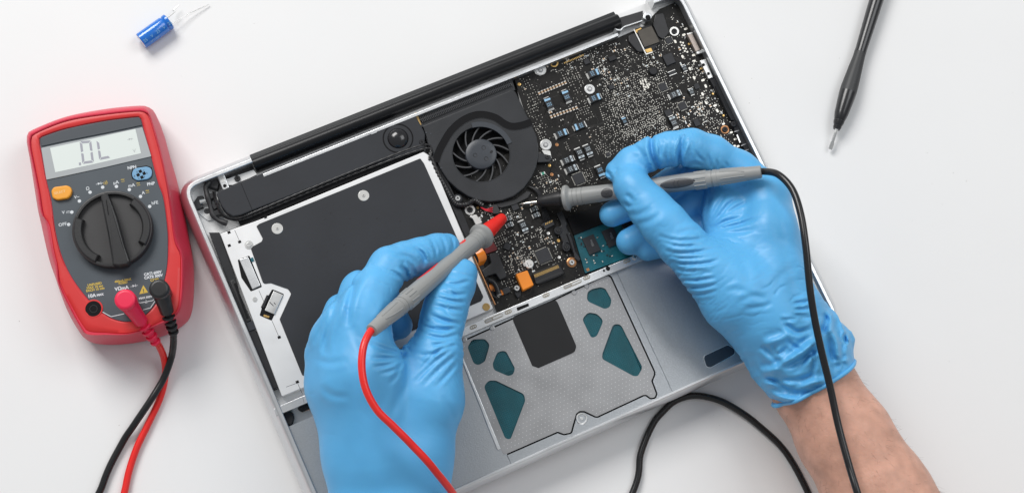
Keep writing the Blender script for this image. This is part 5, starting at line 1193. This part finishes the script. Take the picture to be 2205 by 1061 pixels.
lf.group(5, 8, chain([(922, 850, 60, 15.5), (940, 762, 63, 12.6), (952, 690, 61, 11.2), (962, 655, 59, 11.0), (982, 615, 54, 9.6), (998, 588, 51, 7.8)]))
for k, (at, to, R, lam, amp) in enumerate((((838, 590, 80), (806, 640, 80), 13, 3.6, .9), ((895, 570, 68), (940, 552, 68), 12, 4.2, 1.25), ((868, 590, 68), (830, 640, 78), 11, 3.8, 1.0), ((945, 545, 64), (985, 530, 62), 10, 3.4, .6),
        ((960, 650, 70), (985, 600, 68), 15, 4.4, 1.0), ((952, 705, 70), (948, 650, 70), 16, 4.0, 1.1), ((955, 740, 66), (925, 790, 66), 20, 4.2, 1.2), ((965, 790, 58), (920, 830, 62), 18, 4.4, .8),
        ((870, 745, 58), (905, 700, 56), 20, 4.2, 1.2), ((830, 720, 68), (850, 690, 66), 16, 4.0, .7), ((850, 800, 68), (870, 760, 62), 26, 7.0, .55), ((780, 640, 80), (800, 600, 80), 14, 5.5, .5), ((740, 690, 72), (760, 640, 66), 14, 5, .6),
        ((700, 720, 52), (712, 680, 48), 16, 5.5, .7), ((690, 860, 54), (700, 820, 54), 22, 8, .5), ((960, 880, 52), (930, 930, 52), 24, 7.5, .5))):
    wrinkle(lf, at, to, R, lam, amp, 100 + k)
def crease(f, mp, pts, wd, dp, zmin=40):
    p = np.array(mp(*pts)); Q = np.hstack([p, np.zeros((len(p), 1))]); f.cre.append((spline(Q, 4)[:, :2] if len(p) > 2 else p, wd, dp, zmin))
# (width in photo pixels, depth in mm)
for pts, wd, dp in (
    (((555, 165), (590, 190), (608, 225), (605, 270)), 4, 1.0), (((490, 255), (515, 290), (522, 335)), 4.5, 1.0), (((525, 235), (548, 270), (556, 305)), 3.5, .6), (((450, 285), (500, 325), (520, 370)), 3.5, .6),
    (((640, 122), (662, 180), (670, 225)), 3, .4), (((690, 108), (712, 160), (718, 195)), 3, .4), (((742, 112), (752, 150), (752, 175)), 2.5, .35), (((575, 150), (625, 180), (650, 235)), 3, .45), (((470, 200), (530, 215), (575, 260)), 4, .45),
    (((318, 275), (262, 360), (232, 470), (228, 560)), 6, .9), (((190, 405), (152, 500), (118, 610), (112, 700)), 6, .8), (((130, 480), (95, 570), (60, 650)), 5, .6),
    (((728, 292), (790, 300), (850, 318)), 3, .4), (((700, 345), (760, 352), (835, 332)), 3.5, .6), (((684, 385), (750, 402), (822, 398)), 3.5, .7), (((668, 415), (740, 432), (815, 440)), 3.2, .6), (((645, 452), (720, 470), (802, 482)), 3.5, .6),
    (((630, 498), (700, 528), (795, 548)), 4, 1.0), (((600, 556), (680, 578), (780, 562)), 3.5, .7), (((612, 602), (700, 618), (775, 598)), 3.5, .6), (((640, 655), (700, 642), (770, 620)), 3.2, .5), (((590, 700), (660, 692), (720, 662), (770, 648)), 3.2, .55),
    (((560, 835), (650, 742), (765, 655)), 3.5, .5), (((600, 855), (690, 762), (770, 692)), 3.5, .5), (((660, 865), (720, 800), (772, 738)), 3.5, .45), (((575, 790), (640, 715), (720, 640)), 3, .45), (((705, 365), (740, 385), (775, 420)), 2.5, .4), (((690, 450), (730, 500), (765, 520)), 2.5, .4),
    (((525, 690), (470, 688), (400, 668), (338, 640)), 4, .7), (((522, 700), (440, 718), (345, 716)), 4, .8), (((520, 706), (450, 742), (350, 765)), 4, .7), (((515, 722), (460, 770), (385, 792)), 4, .5), (((515, 680), (480, 655), (440, 600)), 3.5, .6), (((500, 730), (470, 800), (430, 850)), 4, .35),
    (((430, 430), (400, 500), (360, 560)), 5, .3), (((240, 560), (300, 640), (330, 760)), 8, .35), (((60, 720), (140, 740), (230, 720)), 6, .3), (((500, 850), (470, 930), (440, 1020)), 7, .3), (((700, 900), (740, 980), (760, 1040)), 6, .3), (((90, 850), (150, 900), (240, 910)), 6, .25)):
    crease(lf, h7, pts, wd * 1.1, dp * 1.35, 44)
wl = np.array(J(845, 1195, 50)); al = unit(J(836, 960, 56), J(848, 1130, 50))
Pn = np.array([U(640, 480, 60), U(1050, 480, 110), U(640, 1180, 20), U(1050, 1180, 60)])
lo = [Pn[:, 0].min() - 4, U(800, 1240, 50)[1] - 6, 21]; hi = [U(1040, 500, 90)[0] + 6, U(900, 480, 90)[1] + 6, 106]
gl = add_surface('glove', surface(lf, lo, hi, GH, lambda P: (P - wl) @ al), M_glove, per); gl['label'] = 'blue glove on the left hand'
def ring_radius(f, c, ax, n=72, rmax=60):
    u, v, _ = frame(ax); out = []
    rr = np.linspace(5, rmax, 221)
    for i in range(n):
        a = 2 * math.pi * i / n; dvec = u * math.cos(a) + v * math.sin(a); d = f(c + rr[:, None] * dvec); k = np.argmax(d > 0); out.append(c + dvec * (rr[k] if d[k] > 0 else rr[-1]))
    return np.array(out)
def bead(name, f, c, ax, r, parent):
    R_ = ring_radius(f, c, ax); R_ = np.vstack([R_, R_[:1]])
    return add(name, tube(R_, r, 10), M_glove, parent, smooth=180)
bead('cuff_bead', lf, wl - al * 1.0, al, 1.3, gl)
fl = Field(); fl.group(8, 8, [(J(840, 1160, 49), J(850, 1360, 50), 18, 25), (J(806, 1160, 47), J(805, 1360, 48), 12.5, 20), (J(878, 1160, 47), J(900, 1360, 48), 12.5, 20), (J(850, 1360, 50), J(850, 1360, 50) + [6, -210, 34], 25, 34), (J(805, 1360, 48), J(805, 1360, 48) + [2, -210, 34], 20, 30), (J(900, 1360, 48), J(900, 1360, 48) + [10, -210, 34], 20, 30)])
e0 = J(846, 1360, 50) + [0, -190, 30]; fcut = lambda P: e0[1] - P[:, 1]
ar = add_surface('forearm', surface(fl, [J(720, 1300, 20)[0] - 26, e0[1] - 8, 12], [J(980, 1060, 60)[0] + 34, J(850, 1130, 50)[1] + 10, 132], 1.8, fcut), M_skin, per)

# ---- right hand
rf = Field()
nI = (1648, 418, 55)
rf.group(10, 8, chain([(*nI, 11.8), (1656, 500, 60, 13.5), (1668, 600, 60, 16), (1684, 690, 57, 18.5), (1728, 760, 54, 19)]) + chain([(1655, 440, 46, 12.5), (1664, 560, 48, 15.5), (1690, 700, 45, 19)]) + chain([(1640, 470, 37, 11.5), (1650, 590, 38, 15.5), (1690, 720, 40, 19)])
         + chain([(1560, 600, 60, 15), (1590, 640, 58, 18.5), (1642, 688, 53, 19), (1712, 778, 48, 19)]) + chain([(1600, 545, 57, 12), (1640, 620, 56, 18)]) + chain([(1556, 388, 43, 9.5), (1566, 460, 45, 11.5), (1572, 560, 52, 14)]) + chain([(1678, 690, 56, 22), (1745, 806, 48, 21.0)]))
rf.group(4, 5, chain([(*nI, 11.8), (1590, 370, 49, 11.4), (1530, 334, 55, 10.8), (1488, 318, 59, 10.2), (1440, 321, 57, 9.0), (1402, 332, 53, 8.7), (1360, 349, 48, 8.0), (1330, 370, 45, 7.0)]))
rf.group(4, 4, chain([(1652, 430, 45, 11), (1560, 372, 38, 10.2), (1480, 372, 34, 9.5), (1400, 425, 31, 8.8), (1318, 461, 29, 7.4)]))
rf.group(4, 3, chain([(1645, 455, 38, 11), (1560, 420, 33, 10), (1490, 440, 30, 9.4), (1420, 490, 28.5, 9), (1356, 520, 27.5, 7.8)]))
rf.group(4, 3, chain([(1640, 500, 35, 11), (1570, 480, 31, 9.5), (1500, 495, 28, 8.6), (1440, 522, 27, 7.8), (1394, 537, 26.5, 6.6)]))
rf.group(5, 9, chain([(1585, 630, 60, 18), (1518, 574, 61, 14.2), (1470, 527, 61, 12.6), (1430, 482, 60, 12.2), (1398, 446, 58, 11.2), (1366, 408, 56.5, 9.6), (1355, 397, 56, 8.8)]))
for k, (at, to, R, lam, amp) in enumerate((((1402, 330, 64), (1370, 345, 60), 9, 5.5, 1.5), ((1445, 318, 66), (1480, 312, 66), 14, 3.0, .75), ((1478, 345, 68), (1500, 340, 68), 12, 4.0, 1.2), ((1545, 372, 78), (1585, 392, 78), 20, 5.0, .75),
        ((1565, 500, 72), (1580, 470, 66), 17, 3.6, 1.1), ((1530, 480, 68), (1560, 470, 62), 12, 3.4, .9), ((1470, 595, 62), (1445, 560, 62), 22, 3.6, 1.1), ((1500, 625, 64), (1475, 590, 64), 22, 4.0, 1.2), ((1480, 560, 68), (1450, 530, 68), 17, 4.4, .7),
        ((1375, 440, 58), (1360, 410, 56), 9, 4.0, .8), ((1420, 470, 64), (1400, 440, 62), 18, 7.0, .5), ((1325, 375, 50), (1350, 360, 50), 7, 3.0, .8), ((1600, 660, 76), (1640, 690, 76), 26, 7.5, .6), ((1700, 640, 72), (1720, 690, 70), 26, 5.0, 1.0),
        ((1712, 590, 68), (1720, 640, 68), 18, 5.0, .8), ((1620, 430, 78), (1650, 470, 76), 20, 7.0, .5), ((1530, 690, 56), (1500, 660, 56), 22, 5.0, .8))):
    wrinkle(rf, at, to, R, lam, amp, 300 + k)
c1x = lambda *p: Zm(1550, 620, .28269, p)
for pts, wd, dp in (
    (((306, 66), (302, 112), (309, 155), (322, 190), (334, 226)), 4.6, 1.9), (((452, 60), (438, 120), (433, 162), (437, 215)), 4.4, 1.7), (((470, 80), (456, 115), (446, 150)), 3, .6), (((345, 118), (340, 160), (346, 200)), 3, .4), (((376, 105), (372, 150), (376, 205)), 3, .4), (((398, 100), (396, 150), (402, 200)), 3, .35), (((420, 90), (415, 140), (420, 195)), 3, .35),
    (((560, 150), (572, 190), (578, 218)), 3, .45), (((600, 175), (606, 200), (606, 220)), 2.6, .4), (((640, 185), (650, 205), (652, 222)), 2.6, .35), (((500, 130), (520, 165), (545, 190)), 3, .35), (((460, 210), (500, 195), (540, 205)), 3, .35), (((95, 225), (112, 250), (130, 275)), 3, .6), (((90, 262), (110, 272), (128, 288)), 3, .5), (((215, 110), (250, 140), (280, 190)), 4, .3),
    (((566, 492), (600, 448), (655, 385), (700, 350)), 4, .8), (((572, 495), (640, 462), (725, 440)), 3.5, .7), (((590, 497), (690, 476), (785, 446)), 3.5, .6), (((556, 480), (590, 420), (640, 335)), 4, .7), (((545, 470), (560, 400), (575, 330)), 4, .6), (((600, 505), (700, 510), (790, 490)), 4, .35), (((620, 440), (680, 400), (740, 372)), 3, .45),
    (((330, 522), (400, 545), (490, 545), (560, 530)), 3.5, .5), (((345, 548), (430, 572), (530, 568)), 3, .5), (((360, 590), (420, 606), (510, 600), (600, 580)), 3.4, .7), (((372, 612), (440, 628), (540, 625)), 3, .6), (((385, 640), (450, 655), (560, 650), (620, 630)), 3.4, .7), (((402, 672), (460, 688), (560, 684)), 3.2, .7), (((412, 700), (480, 708), (590, 690)), 3, .6), (((428, 724), (500, 728), (600, 716)), 3.4, .7), (((440, 752), (520, 762), (610, 745)), 3.2, .6), (((458, 788), (530, 792), (605, 775)), 3, .45), (((395, 655), (430, 670), (480, 672)), 2.5, .4),
    (((420, 520), (470, 500), (520, 505)), 4, .4), (((180, 335), (205, 350), (218, 372)), 4, .5), (((175, 372), (200, 392), (215, 380)), 3.5, .4), (((190, 430), (250, 425), (310, 400)), 5, .3), (((240, 470), (300, 455), (350, 420)), 5, .3),
    (((690, 840), (760, 800), (830, 812)), 5, .4), (((720, 860), (800, 850), (860, 830)), 4, .35), (((860, 770), (900, 700), (980, 660)), 7, .35), (((640, 780), (700, 770), (760, 790)), 5, .35), (((700, 620), (740, 700), (730, 780)), 8, .3), (((850, 420), (880, 520), (950, 600)), 8, .25)):
    crease(rf, h8, pts, wd * 1.1, dp * (1.7 if pts[0][1] < 270 else 1.25), 38)
# rumpled cuff: valleys (+) and standing folds (-)
for pts, wd, dp in (
    (((545, 120), (620, 110), (690, 95)), 4, .7), (((560, 165), (640, 160), (700, 140)), 4, .7), (((540, 200), (600, 205), (690, 200)), 3.5, .6), (((600, 235), (650, 225), (715, 225)), 3.5, .6), (((450, 240), (530, 240), (620, 220)), 4, .6),
    (((460, 250), (520, 290), (590, 335), (720, 305)), 6, 1.1), (((440, 590), (560, 535), (680, 445), (760, 380)), 6, -1.9), (((430, 625), (560, 575), (690, 490), (770, 430)), 6, 1.5), (((310, 440), (360, 480), (430, 545), (450, 590)), 6, 1.1), (((330, 420), (440, 395), (560, 335)), 6, -1.0), (((400, 430), (440, 500), (540, 430)), 5, 1.0), (((510, 400), (580, 450), (640, 480)), 4, .7),
    (((310, 640), (420, 620), (560, 600)), 6, -1.2), (((340, 680), (440, 720), (540, 790)), 5, 1.2), (((350, 690), (480, 700), (620, 690), (720, 650)), 5, .9), (((370, 780), (460, 830), (560, 850), (680, 840)), 6, -1.3), (((380, 830), (470, 870), (600, 890)), 5, 1.1), (((590, 790), (700, 730), (810, 700)), 6, -1.3), (((560, 820), (680, 760), (800, 740)), 5, 1.0), (((690, 450), (722, 560), (690, 690)), 5, 1.0), (((690, 470), (640, 560), (560, 650)), 5, .8),
    (((785, 190), (812, 240), (800, 300), (770, 340)), 6, 1.6), (((800, 250), (850, 330), (900, 460), (900, 560)), 6, -1.2), (((830, 380), (840, 480), (880, 580), (940, 620)), 6, 1.2), (((900, 330), (930, 430), (920, 520)), 5, 1.1), (((860, 540), (920, 540), (950, 500)), 4.5, 1.1), (((880, 600), (930, 570), (955, 590)), 4.5, 1.0), (((950, 340), (955, 390), (970, 430)), 4, 1.2), (((790, 520), (850, 600), (900, 660)), 5, .9), (((620, 840), (650, 800), (740, 780)), 4, .8)):
    crease(rf, c1x, pts, wd * (1.25 if dp < 0 else .95), dp * (1.7 if dp < 0 else 1.4), 34)
cA, cB = J(1690, 715, 52), J(1752, 824, 48); ac = unit(cA, cB)
CC2 = [(J(1690, 700, 52), J(1716, 752, 50), 23, 25.0), (J(1716, 752, 50), J(1760, 842, 47.5), 25.0, 23.6), (J(1735, 705, 50), J(1784, 738, 48), 13, 12.5), (J(1800, 722, 52), J(1826, 729, 52), 3.5, 2.6)]
class Cuffed:
    def __init__(s, f): s.f = f
    def base(s, P):
        d = s.f.base(P)
        for c in CC2: d = smin(d, cap_sd(P, *c), 7)
        return d
    def __call__(s, P):
        d = s.f(P, s.base(P))
        t = (P - cA) @ ac; m = np.clip((t + 16) / 22, 0, 1); m = m * m * (3 - 2 * m); g = (m > .01) & (np.abs(d) < 9)
        if g.any():
            Q = P[g]; s1 = np.cross(ac, [0, 0, 1.]); s1 /= np.linalg.norm(s1); s2_ = np.cross(s1, ac)
            x, y, z = Q @ s1, Q @ ac, Q @ s2_
            W = np.stack([x * .55 + y * .35, y - x * .45, z * .7], 1)
            big = 1 - np.abs(snoise(W, 1 / 26., 501)) * 1.9; med = 1 - np.abs(snoise(W + 1.3 * snoise(Q, 1 / 18., 7)[:, None], 1 / 12., 502)) * 2.0; sm_ = 1 - np.abs(snoise(Q, 1 / 7., 503)) * 2
            end = np.clip((36 - np.abs(t[g] - 10)) / 36, .45, 1)
            w = -(1.3 * np.clip(big, -.4, 1) + .45 * np.clip(med, -.5, 1) + .12 * np.clip(sm_, -.5, 1)) * end + .3
            d = d.copy(); d[g] += w * m[g]
        return d
rcf = Cuffed(rf)
cend = J(1751, 828, 47); 
Pn = np.array([U(1280, 280, 30), U(1860, 300, 90)])
lo = [U(1275, 500, 30)[0], U(1690, 915, 30)[1] - 4, 14]; hi = [U(1850, 700, 60)[0], U(1480, 268, 90)[1] + 4, 106]
gr = add_surface('glove', surface(rcf, lo, hi, GH, lambda P: (P - cend) @ ac), M_glove, per); gr['label'] = 'blue glove with rumpled cuff on the right hand'
bead('cuff_bead', rcf, cend - ac * .8, ac, 1.15, gr)
fr = Field(); fr.group(10, 10, [(J(1700, 745, 47), J(1752, 830, 46), 20.5, 21.6), (J(1752, 830, 46), J(1818, 940, 46), 21.6, 24.4), (J(1818, 940, 46), J(1890, 1062, 47), 24.4, 27.2), (J(1890, 1062, 47), J(1965, 1190, 50), 27.2, 29.5), (J(1965, 1190, 50), J(1965, 1190, 50) + unit(J(1890, 1062, 47), J(1965, 1190, 50)) * 190 + [0, 0, 30], 29.5, 36)])
e1 = J(1965, 1190, 50) + unit(J(1890, 1062, 47), J(1965, 1190, 50)) * 180 + [0, 0, 28]
fr.extra = lambda Q: .25 * snoise(Q, 1 / 14., 900)
lo = [J(1660, 1180, 40)[0] - 10, e1[1] - 6, 10]; hi = [e1[0] + 42, J(1740, 720, 50)[1] + 20, 124]
far_ = add_surface('forearm', surface(fr, lo, hi, 1.4, lambda P: np.maximum((J(1715, 765, 47) - P) @ ac, e1[1] - P[:, 1])), M_skin, per)
# hairs on the forearm
hv = []; af = unit(J(1768, 846, 46), J(1850, 985, 46)); side = np.cross(af, [0, 0, 1.]); side /= np.linalg.norm(side)
for k in range(380):
    t = rng.uniform(0, 1); base = J(1752, 830, 46) * (1 - t) + J(1930, 1130, 48) * t; a = rng.uniform(.02, 1.0) * math.pi
    dv = side * math.cos(a) + np.array([0, 0, 1.]) * math.sin(a); r = 21.8 + t * 6.9; p = base + dv * (r - .4)
    dr = unit(np.zeros(3), -af * rng.uniform(-.2, 1) * -1 + dv * rng.uniform(.25, .8) + rng.normal(0, .35, 3)); ln = rng.uniform(2.5, 6.5)
    hv.append(tube(np.array([p, p + dr * ln * .5 + af * .3, p + dr * ln + af * 1.4]), [.05, .04, .018], 3))
add('arm_hair', join(*hv), M_hair, far_, smooth=180, kind='stuff')

# a few specks of dust on the table
dp_ = [(1338, 855), (1636, 212), (1560, 80)] + [(rng.uniform(20, 2180), rng.uniform(10, 1050)) for _ in range(34)]
sp_ = [U(x, y, 0) for x, y in dp_]; clear = [p for p in sp_ if not inpoly([p[:2]], offset(CORN, -6))[0]]
du = add('dust', dots([p[:2] for p in clear], [rng.uniform(.10, .28) for _ in clear], .0, .12, 5), mat('dust_speck', (.30, .28, .25), .8), None, smooth=0); du['kind'] = 'stuff'; du['label'] = 'tiny specks of dust scattered on the white table'; du['category'] = 'dust'

# keep the tree at thing > part > sub-part
def depth(o): return 1 if o.parent is None else 1 + depth(o.parent)
moved = True
while moved:
    moved = False
    for o in list(col.objects):
        if depth(o) > 3: o.parent = o.parent.parent; moved = True
